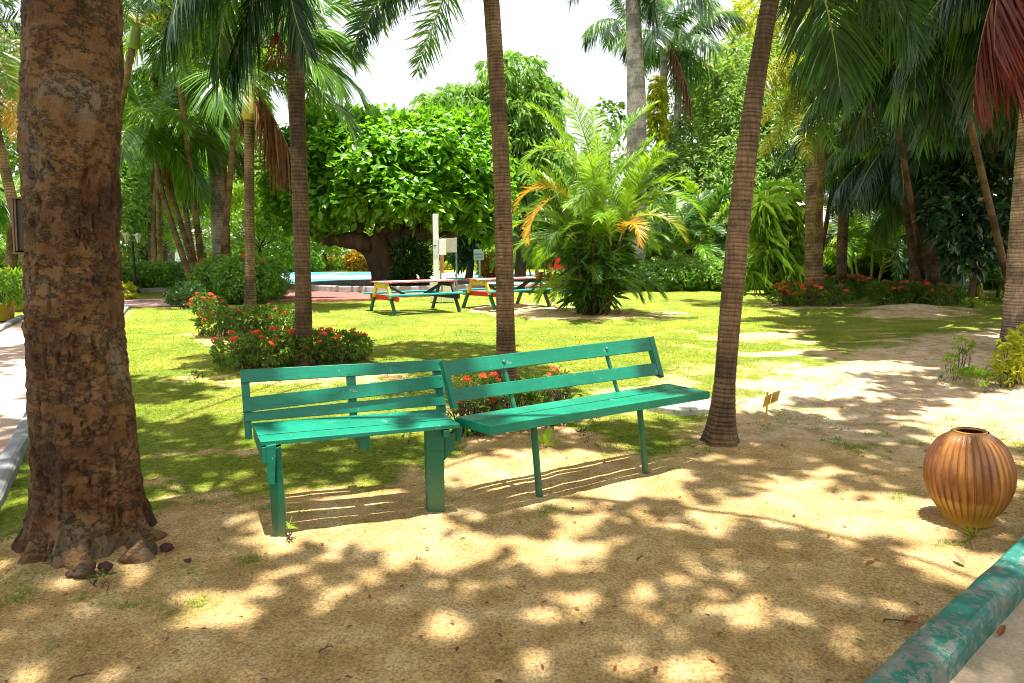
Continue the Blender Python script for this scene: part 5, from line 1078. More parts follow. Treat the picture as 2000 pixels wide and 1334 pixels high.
for i, (pts, Y, rr_, lab, L, sh, cls_) in enumerate([
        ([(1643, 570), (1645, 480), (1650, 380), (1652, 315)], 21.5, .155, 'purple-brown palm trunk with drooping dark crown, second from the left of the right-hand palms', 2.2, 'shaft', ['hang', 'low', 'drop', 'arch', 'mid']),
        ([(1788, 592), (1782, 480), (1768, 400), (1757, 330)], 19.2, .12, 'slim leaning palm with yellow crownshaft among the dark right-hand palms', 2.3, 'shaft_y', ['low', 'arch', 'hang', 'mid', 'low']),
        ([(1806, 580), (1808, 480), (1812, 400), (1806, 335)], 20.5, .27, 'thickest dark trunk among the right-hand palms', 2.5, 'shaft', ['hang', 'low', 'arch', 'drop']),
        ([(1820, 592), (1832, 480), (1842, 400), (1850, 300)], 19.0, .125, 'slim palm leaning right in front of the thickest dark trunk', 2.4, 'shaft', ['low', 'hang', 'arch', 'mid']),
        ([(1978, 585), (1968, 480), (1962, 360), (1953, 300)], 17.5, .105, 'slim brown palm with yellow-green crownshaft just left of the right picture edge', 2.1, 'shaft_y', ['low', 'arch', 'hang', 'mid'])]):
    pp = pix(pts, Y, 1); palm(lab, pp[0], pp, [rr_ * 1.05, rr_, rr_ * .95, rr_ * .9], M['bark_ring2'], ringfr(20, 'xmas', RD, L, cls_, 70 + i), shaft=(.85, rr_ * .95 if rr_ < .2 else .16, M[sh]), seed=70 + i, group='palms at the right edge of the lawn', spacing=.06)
for i, (px, py, Y, L, lab) in enumerate([(1735, 130, 14.5, 2.3, 'dark palm crown hanging over the middle of the right-hand group'), (1850, 60, 12.5, 2.3, 'nearest dark palm crown spreading at the upper right'), (1900, 170, 16, 2.3, 'dark palm crown low at the right behind the nearest one'), (1690, 10, 18, 2.4, 'dark palm crown highest over the right-hand group')]):
    g = atY((1815, 1990, 2010, 1590)[i], 560, Y + (6, 4, 4, 6)[i]); g[2] = -.05; tp = atY(px, py, Y); palm(lab, g, [g, g * .6 + tp * .4, tp], [.075, .065, .06], M['bark_ring2'], ringfr(26, 'xmas', RD, L, ['low', 'arch', 'hang', 'mid', 'low', 'hang'], 80 + i, 40 * i), shaft=(.6, .08, M['shaft_y']), seed=80 + i, group='palms at the right edge of the lawn')
# P: right edge palm
Y = 10.4; pr_ = pix([(2000, 690), (2002, 600), (2010, 400), (2022, 200), (2030, 0), (2032, -130)], Y, 1)
palm('stout pinkish palm cut by the right picture edge with red dead fronds', pr_[0], pr_, [.30, .25, .21, .19, .18, .17], M['bark_pale'], ringfr(20, 'xmas', ['palm_dark', 'palm_dark', 'palm'], 2.6, ['arch', 'low', 'mid', 'low', 'hang'], 3), seed=90, group='palms at the right edge of the lawn', spacing=.05, amp=.03, n=26)
o = atY(1995, -170, 9.7); rt = bpy.data.objects['palm_tree'] if False else None
P90 = [x for x in bpy.data.objects if x.get('label', '').startswith('stout pinkish')][0]
for k, (az, L, dx) in enumerate([(180, 2.6, 0), (215, 2.4, -.1), (150, 2.5, .12), (250, 2.2, .2), (190, 2.5, .3), (165, 2.3, .05), (230, 2.5, .1), (200, 2.7, .25)]): put_frond(P90, o - pr_[0] + [dx, 0, 0], az, 'deadhang', 'drop', k % 3, 'dead_red', L * .92, .1 * k, 'rachis_dead', 1.25, tilt=14, name='dead_frond')
# areca clumps
def areca(label, base, n, Lr, mats, seed, group=None, nst=9, rad=.45, hst=(.8, 1.9), cls=('up', 'mid', 'arch', 'low', 'up', 'arch'), wy=(), wm=1.0, special=()):
    t = thing('areca_palm', label, 'palm clump', base, group); r = np.random.default_rng(seed); tips = []
    for i in range(nst):
        a = i * 2.4; q = rad * math.sqrt((i + .5) / nst); g = np.array([math.cos(a) * q, math.sin(a) * q, -.03]); h = r.uniform(*hst); e = g + np.array([math.cos(a) * h * .22, math.sin(a) * h * .22, h]); tips.append((e, a))
        obj('stem', MB().tube(crom([g, (g + e) / 2 + r.normal(size=3) * .02, e], 8), np.linspace(.045, .028, 8) * (1 + .0 * r.random()), 8), M['shaft_y' if nst < 20 and i % 3 else 'bark_ring2'], t, True)
    for i in range(n):
        e, a = tips[i % nst]; az = math.degrees(a) + r.normal() * 55; m_ = mats[i % len(mats)]
        put_frond(t, e - [0, 0, min(e[2] * .4, .1 * (i // nst))], az, 'areca', cls[(i // 2) % len(cls)] if e[2] > 1 or nst < 20 else ('over', 'arch', 'over', 'mid')[i % 4], i % 3, m_, r.uniform(*Lr) * (min(1, .72 + e[2] * .16) if nst > 20 else 1), r.normal() * .25, wmul=wm)
    if nst > 20:
        Cb, Ab = blobpts([((0, 0, .62), (.62, .60, .55)), ((.1, 0, 1.25), (.75, .7, .6)), ((-.1, -.1, 1.8), (.8, .7, .5))], 26, seed, .4, lump=.5)
        obj('low_leaflets', leaves(Cb, nrm(Ab * .6 + [0, 0, .5]), 7, .38, .028, .8, .45, seed + 1, MB(), fold=.2), M['areca_dark'], t)
    for (px, py, Yd, az, c_, m_, L) in special: put_frond(t, atY(px, py, base[1] + Yd) - base, az, 'areca', c_, 1, m_, L, 0.2, wmul=wm)
    return t
ab = at(1160, 610)
areca('large arching palm clump with yellow-tipped fronds on the lawn right of the picnic tables', ab, 58, (1.3, 2.1), ['areca', 'areca', 'areca', 'areca_dark', 'areca'], 101, nst=21, rad=.40, hst=(.25, 2.9), cls=('up', 'up', 'mid', 'up', 'arch', 'mid', 'up', 'over'),
      special=[(1160 + 34 * math.sin(q * 2.1), 588 - (q * 37) % 150, -.15 - .3 * math.cos(q * 2.1), (q * 137.5 + 180) % 360, ('mid', 'arch', 'up', 'over')[q % 4], 'areca' if q % 3 == 0 else 'areca_dark', .95 + (q * 7 % 10) * .10) for q in range(26)] + [(1150, 340, 0, 100, 'up', 'areca', 2.3), (1170, 350, -.2, 20, 'up', 'areca', 2.2), (1130, 350, -.2, 170, 'up', 'areca', 2.3), (1160, 330, .1, 250, 'up', 'areca', 2.0), (1120, 400, -.8, 190, 'over', 'yellow', 1.6), (1090, 380, -.9, 200, 'hang', 'yellow', 1.5), (1215, 440, -.9, 320, 'arch', 'foxtail', 1.7), (1230, 400, -.7, 340, 'arch', 'areca', 1.9), (1140, 330, -.7, 215, 'over', 'areca', 1.8), (1180, 400, -1, 260, 'over', 'areca', 1.6), (1180, 520, -.4, 200, 'low', 'areca_dark', 1.2), (1180, 530, -.4, 330, 'low', 'areca_dark', 1.2),
               (1150, 520, -.5, 270, 'low', 'areca_dark', 1.1), (1190, 560, -.2, 300, 'arch', 'areca_dark', 1.0), (1130, 560, -.2, 230, 'arch', 'areca_dark', 1.0), (1210, 470, -.8, 300, 'over', 'yellow', 1.5)])
for i, (px, Y, L, mats, lab, h_) in enumerate([(1340, 30, (2.2, 3.2), ['areca_dark', 'areca', 'areca_dark'], 'feathery palm clump behind the long low hedge, left of the leaning palm', (1, 2.2)), (1425, 32, (2.2, 3.2), ['areca', 'areca_dark'], 'feathery palm clump directly behind the leaning palm trunk', (1, 2.4)), (1275, 33, (2, 3), ['areca', 'areca'], 'bright palm clump just right of the royal palm trunk', (1.2, 2.6)),
        (1700, 25.5, (2.2, 2.9), ['areca', 'areca_dark'], 'bright fern-like palm clump between the right-hand palm trunks', (.8, 1.8)), (1865, 25, (1.8, 2.6), ['areca_dark'], 'shaded palm clump behind the red flowers at right', (.6, 1.5)), (1950, 22, (1.6, 2.2), ['areca_dark', 'areca'], 'shaded palm clump near the right picture edge', (.6, 1.3)), (1640, 29, (1.8, 2.6), ['yleaf', 'areca'], 'yellow-green palm clump in front of the grey roofed house', (.6, 1.0)), (1060, 36, (2, 3), ['areca_dark', 'areca'], 'palm clump showing between the middle palm and the arching clump', (1, 2)), (1760, 27, (1.8, 2.6), ['palm', 'areca'], 'palm clump in the gap left of the thickest dark trunk', (.7, 1.7)), (20, 24, (1.6, 2.4), ['areca_dark', 'areca'], 'palm clump at the left picture edge beyond the plant pots', (.6, 1.6))]):
    g = atY(px, 540, Y); g[2] = 0; areca(lab, g, 40, L, mats, 110 + i, 'feathery palm clumps at the back', nst=8, rad=.8, hst=h_, wm=1.5)
# ------------------------------------------------------------------ broadleaf trees
b = at(757, 561); b[2] = 0; Y = b[1]; k = Y / FPX
def bl(px, py, dY, rx, ry, rz): c = atY(px, py, Y + dY); return (c, (rx, ry, rz))
def sprawl():
    t = thing('sprawling_tree', 'low sprawling broadleaf tree with bright green crown and thick dark trunk behind the picnic tables', 'tree', b)
    tb = MB(); pth = crom([atY(764, 575, Y) * [1, 1, 0] + [0, 0, -.1], atY(760, 540, Y), atY(752, 505, Y), atY(745, 480, Y), atY(738, 462, Y)], 24)
    rad = np.interp(np.linspace(0, 1, 24), [0, .1, .35, .7, 1], [.95, .68, .58, .74, .8]); th = np.linspace(0, 2 * np.pi, 28, endpoint=False)
    R2 = rad[:, None] * (1 + .16 * np.sin(th * 4 + 1)[None] + .10 * (vnoise(np.cos(th)[None] * 2 + np.arange(24)[:, None] * .4, np.sin(th)[None] * 2 + 9, 4) - .5) * 2)
    tb.tube(pth, R2, 28); obj('trunk', tb, M['bark_gnarl'], t, True, b)
    lb = MB(); r = np.random.default_rng(9)
    for pts, r0, r1 in (([(725, 478), (690, 470), (650, 468), (618, 458), (600, 440)], .42, .16), ([(640, 462), (650, 440), (660, 400), (640, 350)], .26, .1), ([(770, 482), (800, 462), (830, 456), (870, 462), (905, 440), (930, 400)], .45, .14), ([(815, 458), (822, 430), (830, 380), (860, 330)], .28, .1), ([(745, 470), (750, 430), (760, 380), (740, 300)], .4, .12), ([(700, 466), (692, 430), (680, 400), (668, 380)], .17, .08), ([(700, 466), (706, 440), (716, 410), (720, 380)], .15, .08), ([(765, 470), (790, 420), (820, 340)], .3, .1)):
        dy = r.normal() * .6; p = crom([atY(x, y, Y - .25 + dy * i_ / len(pts)) for i_, (x, y) in enumerate(pts)], 20); lb.tube(p, np.linspace(r0, r1, 20) * (1 + .12 * r.normal(size=20)), 10)
    obj('limb', lb, M['bark_gnarl'], t, True, b)
    B = [bl(640, 393, -1, 1.5, 1.5, .95), bl(720, 378, -2.0, 1.7, 1.5, .9), bl(800, 385, -2.2, 1.6, 1.5, .85), bl(880, 393, -1.2, 1.5, 1.5, .95), bl(585, 390, .3, 1.4, 1.5, 1.15), bl(935, 398, .3, 1.4, 1.5, 1.05), bl(640, 330, -.6, 1.8, 1.8, 1.2), bl(735, 320, -1.3, 2.1, 1.9, 1.3), bl(830, 320, -1.2, 2.0, 1.9, 1.2), bl(905, 330, -.2, 1.6, 1.7, 1.2),
         bl(600, 310, .6, 1.5, 1.7, 1.3), bl(690, 280, 0, 1.7, 1.8, 1.1), bl(780, 285, .2, 1.9, 1.9, 1.0), bl(870, 275, .2, 1.5, 1.7, .9), bl(745, 365, 2.0, 3.0, 1.8, 1.2), bl(905, 428, -.6, .8, .8, .55), bl(850, 412, -1.4, .7, .7, .5), bl(630, 425, -.9, .7, .7, .55), bl(950, 440, .2, .6, .7, .5), bl(575, 420, .2, .8, .8, .6), bl(690, 412, -1.8, .6, .6, .4), bl(945, 345, .4, .9, 1, .7), bl(560, 350, .8, .9, 1, .8), bl(655, 258, .2, .7, .8, .45), bl(840, 245, .2, .8, .8, .45), bl(760, 240, .3, .6, .7, .35), bl(930, 300, .9, 1.2, 1.5, .9)]
    C, A = blobpts(B, 9.5, 31, .2, lump=.55, upb=.35, lsc=1.5); obj('crown', leaves(C, A, 9, .34, .18, 1.1, .10, 32, MB(), fold=.18, jit=.55, face=.35), M['almond'], t, False, b)
    # upright sprigs on top
    r = np.random.default_rng(77); S = np.array([atY(r.uniform(580, 950), r.uniform(222, 262), Y + r.uniform(-1, 1)) for _ in range(90)]); obj('crown_sprigs', leaves(S, np.tile([0, 0, 1.0], (90, 1)), 9, .42, .2, .6, -.1, 33, MB()), M['almond'], t, False, b)
sprawl()
def tr(px, pyg, Y, blobs, label, mat, bark, seed, dens, k, L, W, group='broadleaf trees behind the lawn', name='broadleaf_tree', tr_=(.3, .22, .15), top=None, **kw):
    g = atY(px, pyg, Y); g[2] = -.05; B = [(atY(x, y, Y + d), R) for (x, y, d, R) in blobs]; c = np.mean([q[0] for q in B], 0); tp = np.array([g[0] * .6 + c[0] * .4, Y, max(1.2, c[2] - .5 * (B[0][1][2] if np.ndim(B[0][1]) else B[0][1]))]) if top is None else atY(*top, Y)
    return tree(name, label, 'tree', g, [g, (g + tp) / 2 + [.1, 0, 0], tp], tr_, B, dens, k, L, W, M[mat], bark, seed, group, **kw)
# umbrella tree behind the middle palm
tr(1015, 530, 34, [(1000, 150, 0, (1.6, 1.5, 1.1)), (1030, 215, 0, (1.7, 1.6, 1.1)), (960, 210, 0, (1.6, 1.5, 1.1)), (890, 205, 0, (1.6, 1.6, .9)), (840, 225, 0, (1.0, 1, .8)), (925, 235, 1, (1.6, 1.5, 1.0)), (1040, 270, 0, (1.9, 1.7, 1.4)), (985, 290, 0, (2, 1.7, 1.5)), (1050, 180, .5, (1.1, 1.1, .8)), (1060, 350, 0, (2, 2, 1.8))],
   'light green umbrella tree with drooping leaf whorls, behind the top of the middle palm trunk', 'schef', M['bark_gnarl'], 41, 5.5, 9, .42, .12, droop=.75, spread=1.0, lump=.45, top=(1020, 300))
tr(1190, 500, 44, [(1190, 225, 0, (.9, .9, 1.0)), (1195, 255, 0, (1.2, 1.2, .9))], 'small open-topped tree silhouetted against the sky left of the royal palm', 'forest', M['bark_gnarl'], 42, 3.0, 5, .4, .2, top=(1190, 300), tr_=(.2, .15, .08))
F = [(1330, 300, 44, [(1345, 310, 0, (2.8, 3, 2.4)), (1405, 255, 0, (3.6, 4, 3.6)), (1285, 360, -2, (2.8, 3, 1.8)), (1380, 350, -4, (3.5, 3, 2.4))], 'rounded leafy tree at the left foot of the wooded slope', 'forest'),
     (1480, 560, 46, [(1450, 210, 0, (4.2, 5, 4.2)), (1520, 250, 0, (5, 4, 4)), (1480, 320, -3, (4, 4, 3.4)), (1560, 330, -3, (4, 4, 3.2))], 'broad green tree in the middle of the wooded slope', 'forest'),
     (1480, 560, 56, [(1450, 175, 0, (4.0, 4, 3.2)), (1530, 125, 0, (5.0, 5, 5.2)), (1590, 40, 0, (6, 5, 6)), (1400, 205, 0, (2.4, 3, 1.8)), (1620, 150, 0, (6, 5, 5))], 'tall tree with yellow-green flowering crown at the top of the wooded slope', 'forest_y'),
     (1650, 560, 44, [(1650, 250, 0, (6, 5, 5)), (1720, 120, 2, (6, 5, 6)), (1800, 230, 0, (6, 5, 6)), (1700, 380, -3, (4.5, 3, 2.5))], 'large green tree behind the right-hand palms', 'forest'),
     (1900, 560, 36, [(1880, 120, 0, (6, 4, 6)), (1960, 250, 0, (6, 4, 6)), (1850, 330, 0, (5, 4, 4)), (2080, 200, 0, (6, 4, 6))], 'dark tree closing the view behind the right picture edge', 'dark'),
     (1240, 530, 40, [(1150, 400, 0, (3, 3, 2.6)), (1240, 380, 0, (3, 3, 2.8)), (1100, 380, 0, (2.4, 2.4, 2.4))], 'mid-green tree mass behind the arching palm clump', 'forest'),
     (700, 520, 66, [(600, 440, 0, (5, 3, 3.5)), (700, 430, 0, (6, 3, 3)), (820, 440, 0, (5, 3, 3)), (900, 420, 0, (5, 3, 3.5))], 'lime-green trees seen beneath the sprawling crown', 'lime'),
     (960, 520, 58, [(900, 400, 0, (3, 3, 4)), (980, 400, 0, (4, 3, 4.5)), (1050, 420, 0, (4, 3, 4))], 'lime-green tree behind the white sign', 'lime'),
     (260, 530, 40, [(255, 350, 0, (2.5, 2.5, 2)), (330, 400, 1, (2.5, 2, 1.8)), (250, 440, 1, (1.6, 1.4, 1)), (380, 360, 2, (2.4, 2, 2))], 'dark glossy tree with crooked trunk behind the lamp post', 'almond'),
     (330, 520, 58, [(250, 330, 0, (6, 4, 4)), (400, 330, 0, (6, 4, 4)), (500, 360, 0, (5, 4, 3)), (300, 230, 2, (4, 4, 3))], 'tall green tree closing the view at the left', 'forest'),
     (20, 520, 34, [(-40, 250, 0, (5, 4, 5)), (60, 330, 0, (4, 3, 4)), (-60, 420, 0, (4, 3, 3)), (180, 330, 2, (4, 3, 4)), (180, 440, 0, (4, 3, 2.5))], 'tree beyond the path at the left picture edge', 'forest'),
     (600, 540, 50, [(600, 330, 0, (3, 3, 3)), (560, 400, 0, (3, 3, 3))], 'green tree behind the straight brown palm trunk', 'almond')]
for i, (px, pg_, Y, B, lab, mt) in enumerate(F):
    big = Y * .0062
    tr(px, 530, Y, B, lab, mt, M['bark_gnarl'], 60 + i, 3.2 if Y > 34 else 3.6, 9, max(.34, big * 1.25), max(.13, big * .45), lump=.5, inner=.12, droop=.15, tr_=(.45, .35, .25), lsc=2.2, face=.45)
# crooked trunks beside the lamp post
for i, (pts, lab) in enumerate([([(300, 520), (278, 480), (262, 440), (240, 415), (232, 380)], 'crooked gnarled tree trunk behind the lamp post'), ([(318, 520), (322, 480), (312, 445), (330, 420), (345, 380)], 'gnarled forked trunk right of the lamp post')]):
    Y = 37 + i; pp = [atY(x, y, Y) for x, y in pts]; pp[0] = pp[0] * [1, 1, 0]; t = thing('crooked_tree', lab, 'tree', pp[0], 'crooked trees by the lamp post'); tb = MB().tube(crom(pp, 18), np.linspace(.55, .22, 18), 12); tb.tube(crom([pp[2], pp[2] + [.9, 0, .6], pp[2] + [1.2, 0, 1.8]], 10), np.linspace(.3, .15, 10), 10); obj('trunk', tb, M['bark_gnarl'], t, True, pp[0])
    Cc, Ac = blobpts([(pp[-1] + [0, 0, .6], (1.5, 1.3, .9)), (pp[2] + [1.2, 0, 2.2], (1.2, 1, .8))], 6, 90 + i); obj('crown', leaves(Cc, Ac, 7, .36, .2, .8, .2, 91, MB()), M['almond'], t, off=pp[0])
# cypress-like bright bushes behind the slim palm
for i, (px, Y, B, lab) in enumerate([(505, 31, [(500, 430, 0, (1.7, 1.4, 1.7)), (535, 410, 0, (1.6, 1.3, 1.6)), (550, 460, 0, (1.4, 1.2, 1.4)), (475, 470, 0, (1.4, 1, 1.1)), (460, 420, 0, (1.2, 1, 1.1)), (520, 480, -.5, (1.6, 1, 1.0))], 'bright yellow-green feathery bush behind the slim palm'), (400, 34, [(395, 430, 0, (1.6, 1.4, 1.6)), (370, 400, 0, (1.3, 1.3, 1.3)), (380, 460, 0, (1.2, 1.1, 1.0))], 'bright yellow-green feathery bush left of the thick grey palm'), (640, 52, [(600, 480, 0, (2.2, 1.6, 1.3)), (650, 490, 0, (2, 1.5, 1))], 'pale green bush beyond the court'), (930, 42, [(950, 500, 0, (1.2, 1, 1.0)), (985, 490, 0, (1.5, 1, 1.4)), (1010, 470, 0, (1.6, 1.2, 1.6))], 'bright green bush behind the middle palm trunk')]):
    tr(px, 520, Y, B, lab, 'pine', M['bark_gnarl'], 130 + i, 16, 7, .26, .05, name='feathery_bush', group='feathery bushes', spread=.5, droop=-.1, up=.2, tr_=(.12, .1, .07))
# slim leafy tree near the sign
tr(915, 540, 37, [(925, 445, 0, (.9, .8, .8)), (905, 470, 0, (.7, .7, .8)), (945, 430, 0, (1, .8, .8)), (900, 500, 0, (.5, .5, .6))], 'slim tree with drooping glossy leaves left of the white sign', 'dark', M['bark_gnarl'], 140, 9, 7, .38, .14, droop=.6, tr_=(.22, .15, .12), top=(922, 450), group='small trees')
# ------------------------------------------------------------------ hedges and flowering shrubs
def B3(px, pyb, top, rx, ry, dY=0):
    g = at(px, pyb); Y = g[1] + ry + dY; zt = atY(px, top, Y)[2]; c = atY(px, pyb, Y); return (np.array([c[0], Y, zt * .5]), np.array([rx, ry, zt * .56]))
R_ = lambda px, w_: w_
shrub('flowering shrub with red heads nearest behind the left bench, around the straight palm', [B3(475, 726, 655, .36, .42), B3(535, 722, 652, .46, .5), B3(600, 716, 650, .46, .5), B3(660, 712, 650, .44, .45), B3(700, 706, 652, .22, .3)], 230, 7, .060, .017, M['ixora'], 201, 34, 1.0, spread=.8, group='red flowering shrubs', fbias=lambda c, a: 1.0 if a[2] > .3 else .25, stems=26)
shrub('flowering hedge just behind the nearest one, left of the slim palm', [B3(432, 662, 606, .36, .45), B3(485, 655, 602, .45, .5), B3(535, 650, 600, .45, .5), B3(570, 645, 598, .26, .4)], 130, 7, .075, .022, M['ixora'], 202, 16, .95, group='red flowering shrubs', fbias=lambda c, a: 1.0 if a[2] > .3 else .1)
shrub('small flowering shrub at the left foot of the round clipped hedge', [B3(400, 625, 575, .28, .3), B3(425, 612, 580, .2, .3)], 130, 7, .07, .02, M['ixora'], 203, 14, 1.2, group='red flowering shrubs')
shrub('low dark shrub at the foot of the leaning slim palms', [B3(370, 605, 555, .5, .5), B3(350, 598, 565, .3, .4)], 70, 7, .11, .03, M['dark'], 204, 0)
shrub('round clipped hedge behind the slim palm, tinged with red on top', [B3(430, 592, 505, .75, .9), B3(480, 596, 502, .85, .9), B3(525, 588, 508, .6, .9)], 105, 6, .10, .05, M['hedge'], 205, 9, 1.4, cat='hedge', name='hedge', lump=.12, up=.7, stems=14, face=.5, fbias=lambda c, a: 1 if a[2] > .6 else 0)
shrub('long clipped hedge behind the lamp post', [B3(x, 572 - (x - 240) * .03, 517, 1.0, 1.0) for x in (225, 262, 300, 338, 372)], 55, 6, .13, .06, M['hedge'], 206, 0, cat='hedge', name='hedge', lump=.1, up=.7, face=.5)
shrub('yellow-green low hedge left of the lamp post', [B3(232, 588, 555, .5, .6), B3(244, 575, 552, .4, .6)], 60, 6, .12, .05, M['yleaf'], 207, 0, cat='hedge', name='hedge')
shrub('small red flowered shrub around the middle palm behind the benches', [B3(925, 860, 735, .28, .30), B3(985, 852, 735, .30, .30), B3(1050, 842, 728, .30, .28), B3(1090, 830, 728, .18, .2)], 120, 6, .055, .018, M['ixora'], 208, 14, .7, group='red flowering shrubs', inner=.5, lump=.5, spread=1.0, stems=24)
shrub('red flowered shrub at the foot of the thick right lawn palm', [B3(1530, 597, 556, .42, .5), B3(1575, 600, 560, .55, .6), B3(1620, 598, 560, .5, .6), B3(1645, 590, 560, .3, .5)], 80, 7, .10, .03, M['ixora'], 209, 30, 1.5, group='red flowering shrubs', fbias=lambda c, a: 1.0 if c[0] < at(1580, 597)[0] + .2 or a[2] > .8 else .12)
shrub('dense red flowered shrub behind the thick right lawn palm', [B3(1620, 585, 542, .6, .6), B3(1660, 583, 542, .6, .6), B3(1690, 578, 545, .4, .6)], 70, 7, .11, .034, M['ixora'], 210, 40, 1.6, group='red flowering shrubs', fbias=lambda c, a: 1.0 if a[2] > 0 else .4)
shrub('red flowered shrub on the sandy mound by the dark palms', [B3(1730, 598, 550, .5, .6), B3(1775, 600, 552, .5, .6), B3(1798, 600, 556, .4, .5), B3(1820, 602, 560, .45, .6), B3(1860, 596, 562, .45, .5)], 75, 7, .10, .03, M['ixora'], 211, 30, 1.5, group='red flowering shrubs', fbias=lambda c, a: 1.0 if a[2] > 0 else .3)
shrub('long low clipped hedge across the back of the lawn', [B3(x, 568, 512, 1.2, 1.1) for x in (1235, 1280, 1325, 1370, 1405)], 45, 6, .14, .06, M['hedge'], 212, 0, cat='hedge', name='hedge', lump=.1, up=.8, face=.5)
shrub('rounded clipped hedge right of the leaning palm trunk', [B3(1462, 566, 524, .8, 1.0), B3(1510, 567, 520, .95, 1.0), B3(1548, 567, 526, .7, 1.0)], 50, 6, .13, .06, M['hedge'], 213, 0, cat='hedge', name='hedge', lump=.1, up=.8, face=.5)
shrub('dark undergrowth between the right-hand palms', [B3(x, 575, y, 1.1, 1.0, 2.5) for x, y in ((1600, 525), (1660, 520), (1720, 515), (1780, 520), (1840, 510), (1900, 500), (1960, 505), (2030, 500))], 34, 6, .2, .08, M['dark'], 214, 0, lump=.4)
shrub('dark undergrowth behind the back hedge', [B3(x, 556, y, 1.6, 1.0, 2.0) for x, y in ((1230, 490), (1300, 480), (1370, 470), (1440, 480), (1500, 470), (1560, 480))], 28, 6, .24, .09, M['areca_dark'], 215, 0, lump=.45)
shrub('red-tinged low hedge beyond the blue court', [B3(x, 527, 508, 1.6, 1.0) for x in (605, 640, 668, 690)], 26, 6, .2, .09, M['hedge'], 216, 30, 3.5, cat='hedge', name='hedge')
shrub('low yellow shrubs in front of the red hydrant', [B3(x, 527, 514, .9, .8) for x in (868, 895, 922, 945)], 24, 6, .22, .1, M['yleaf'], 217, 0, cat='hedge', name='hedge')
shrub('orange and yellow croton bush left of the middle palm', [B3(960, 545, 500, .7, .7), B3(978, 545, 505, .5, .6)], 30, 6, .25, .09, M['croton'], 218, 0)
shrub('orange croton bush left of the sprawling tree trunk', [B3(700, 530, 492, 1.0, .7), B3(722, 530, 480, .9, .7)], 22, 6, .3, .11, M['croton'], 219, 0)
shrub('leafy shrub against the right side of the sprawling tree trunk', [(atY(800, 500, 26.5), (.6, .5, .7)), (atY(810, 530, 26.5), (.55, .5, .55)), (atY(790, 548, 26.5), (.5, .5, .4))], 26, 6, .26, .12, M['dark'], 220, 0)
shrub('mixed red-leaved bed in front of the white building', [B3(x, 532, 495, 1.0, .8) for x in (240, 275, 400, 430, 460)], 20, 6, .3, .09, M['croton'], 221, 0)
shrub('broad low greenery left of the court', [B3(x, 535, 490, 1.5, .8, 3) for x in (470, 510, 550, 590)], 20, 6, .3, .12, M['hedge'], 222, 0)
shrub('green and orange greenery behind the sign and posts', [B3(x, 530, 488, 1.6, .8, 6) for x in (800, 850, 905, 960, 1010, 1060, 1110)], 20, 6, .3, .12, M['hedge'], 223, 0)
shrub('ground greenery at the far left beyond the path', [B3(x, 578, 520, 1.2, .8, 1) for x in (-40, 0, 40, 80, 130, 180, 215)], 36, 6, .16, .06, M['hedge'], 224, 0)
# dracaena
def spiky(label, base, heads, n, L, W, mat, seed, name='dracaena', droop=.55):
    t = thing(name, label, 'plant', base); sm = MB(); lf = MB(); r = np.random.default_rng(seed)
    for (x, y, z) in heads:
        e = np.array([x, y, z]); sm.tube(crom([np.array([x * .3, y * .3, -.02]), e * [.7, .7, .5], e], 8), np.linspace(.05, .03, 8), 6); leaves(e[None] + r.normal(size=(3, 3)) * .06, np.tile([0, -.1, .35], (3, 1)), n // 3, L, W, 1.0, droop, seed + int(z * 10), lf, .2)
    obj('stems', sm, M['twig'], t, True); obj('foliage', lf, M[mat], t); return t
g = atY(1515, 560, 24); g[2] = 0; r_ = np.random.default_rng(2)
spiky('tall striped dracaena with cascading light green leaves behind the rounded hedge', g, [(r_.uniform(-.9, .9), r_.uniform(-.5, .3), r_.uniform(.8, 3.6)) for _ in range(30)], 54, .75, .07, 'drac', 301, droop=.7)
# rubber plant
def rubber():
    g = atY(1900, 560, 17.5); g[2] = 0; B = [(atY(x, y, 17.5 + d), R) for x, y, d, R in ((1880, 330, 0, (.8, .7, .7)), (1930, 360, 0, (.8, .7, .8)), (1890, 420, -.4, (.9, .7, .8)), (1950, 440, 0, (.8, .6, .7)), (1900, 490, 0, (.7, .6, .6)), (1860, 380, .3, (.7, .6, .7)))]
    tree('rubber_plant', 'dark glossy broad-leaved plant at right beside the slim brown palm', 'plant', g, [g, g + [0, 0, 1], g + [.1, 0, 1.8]], (.08, .06, .05), B, 10, 6, .30, .14, M['rubber'], M['bark_gnarl'], 311, spread=.9, droop=.3, inner=.4, limbr=.04)
rubber()
# foreground right shrub and weeds
def gp(px, py, w_, h_, ry): g = at(px, py); return (np.array([g[0], g[1], h_ * .55]), (w_, ry, h_ * .5))
shrub('yellow-green leafy shrub at the right edge beside the stout palm', [gp(1978, 748, .22, .50, .25), gp(2010, 740, .3, .6, .3), (at(1968, 755) + [0, 0, .14], (.14, .14, .13))], 120, 7, .07, .026, M['yleaf'], 231, 0, stems=9, spread=.9, lump=.5)
shrub('sparse leggy sapling with bright leaf tufts on the sand left of the right-edge shrub', [(atY(1878, 672, 8.3), (.13, .12, .09)), (atY(1858, 704, 8.3), (.11, .1, .07)), (atY(1893, 680, 8.3), (.07, .07, .06))], 110, 6, .06, .02, M['lime'], 232, 0, stems=5, inner=.2)
shrub('low creeping green weed patch below the leggy sapling', [gp(1885, 735, .28, .10, .16), gp(1920, 745, .3, .12, .2), gp(1860, 742, .12, .08, .08), gp(1925, 765, .12, .08, .1)], 150, 6, .045, .016, M['pine'], 233, 0, stems=4, lump=.5)
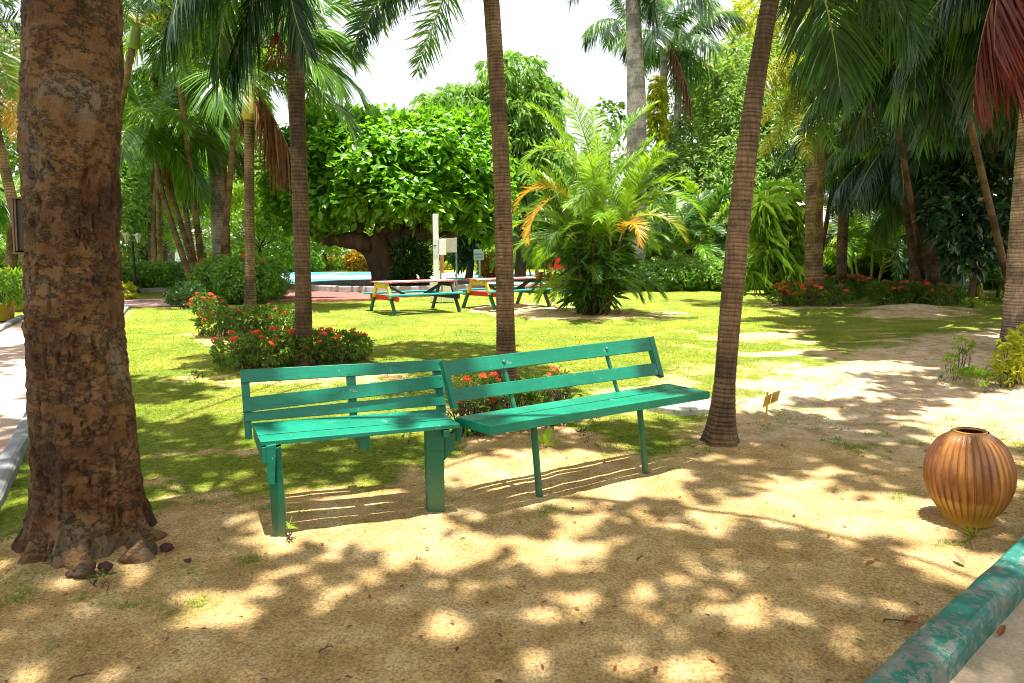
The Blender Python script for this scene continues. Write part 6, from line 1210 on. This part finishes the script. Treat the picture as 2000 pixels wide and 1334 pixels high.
for i, (px, py, s, lab) in enumerate([(790, 862, .09, 'green seedlings in the grass below the left bench'), (1140, 862, .07, 'weed tuft under the right bench near its left leg'), (1160, 828, .06, 'weed tuft on the grass under the middle of the right bench'), (1845, 748, .05, 'small dark weed alone on the pale sand'), (555, 1052, .05, 'weed sprouting at the foot of the left bench leg'), (210, 1150, .05, 'tiny weed in front of the rocks'), (620, 740, .08, 'grassy weed tuft behind the left bench back'), (385, 745, .1, 'loose weed tuft on the lawn left of the left bench'), (1898, 605, .3, 'dark weed clump at the far right of the sand'), (1850, 640, .0, '')]):
    if s: shrub(lab, [(at(px, py) + [0, 0, s * .3 + .03], (s, s * .8, s * .5))], 420 / (1 + s * 20), 6, .045 if s < .2 else .12, .013 if s < .2 else .03, M['pine' if i % 2 == 0 else 'dark'], 240 + i, 0, stems=3, cat='weed', name='weed', group='weeds')
# grass-like lily leaves beside the shrub behind the right bench
def blade_plant(label, px, py, n, L, W, seed, mat='lime', name='lily_plant'):
    g = at(px, py); lf = MB(); leaves(np.zeros((1, 3)), np.array([[0, 0, 1.0]]), n, L, W, .35, .35, seed, lf, .15, jit=.03); o = obj(name, lf, M[mat]); o.location = tuple(g); tag(o, label, 'plant')
blade_plant('strappy green leaves growing behind the right bench seat', 1075, 825, 22, .42, .03, 1); blade_plant('broad pale leaf blade hanging beside the left pipe leg', 1068, 872, 5, .26, .045, 5); blade_plant('dry wispy grass tuft against the foot of the ribbed jar', 1900, 1052, 26, .11, .004, 7, 'foxtail', 'grass_tuft')
# ------------------------------------------------------------------ flower pots at the left
for i, (px, py, r, h_, lab, sm) in enumerate([(8, 626, .24, .40, 'larger ochre flower pot with leafy plant at the left picture edge', 1), (34, 606, .26, .40, 'ochre flower pot with leafy plant beside the big tree trunk', 2), (-45, 640, .24, .4, 'ochre flower pot just beyond the left picture edge', 3)]):
    if i == 2: continue
    g = at(px, py); t = pot('flower_pot', lab, g, r, h_, M['olivepot']); t['group'] = 'ochre flower pots'; t['category'] = 'flower pot'
    C, A = blobpts([(np.array([0, 0, h_ + .30]), (.42, .40, .32)), (np.array([.2, 0, h_ + .12]), (.25, .3, .2))], 60, 330 + i, zmin=h_ - .05); sp = thing('potted_plant', 'bright green leafy plant growing in the ' + ('larger ochre pot at the picture edge' if i == 0 else 'ochre pot beside the big tree'), 'plant', (g[0], g[1], 0), 'plants in the ochre pots')
    obj('foliage', leaves(C, A, 6, .12, .04, .8, .15, 331 + i, MB()), M['lime' if i else 'hedge'], sp); sb = MB()
    for q in range(7): sb.tube([(0, 0, h_ * .8), (math.cos(q) * .1, math.sin(q) * .1, h_ + .25)], [.01, .006], 5)
    obj('stems', sb, M['twig'], sp)
for i, (px, px2) in enumerate([(14, 24), (21, 31)]):
    Y = 21 + i; pp = pix([(px, 580), (px + 5, 500), (px2, 440), (px2 + 2, 380)], Y, 1); palm('slim leaning palm beyond the flower pots, ' + ('left one of two' if i == 0 else 'right one of two'), pp[0], pp, [.13, .12, .11, .1], M['bark_thin'], ringfr(10, 'coco', ['palm', 'areca'], 2.2, ['mid', 'arch', 'low'], 340 + i), seed=340 + i, group=G1)
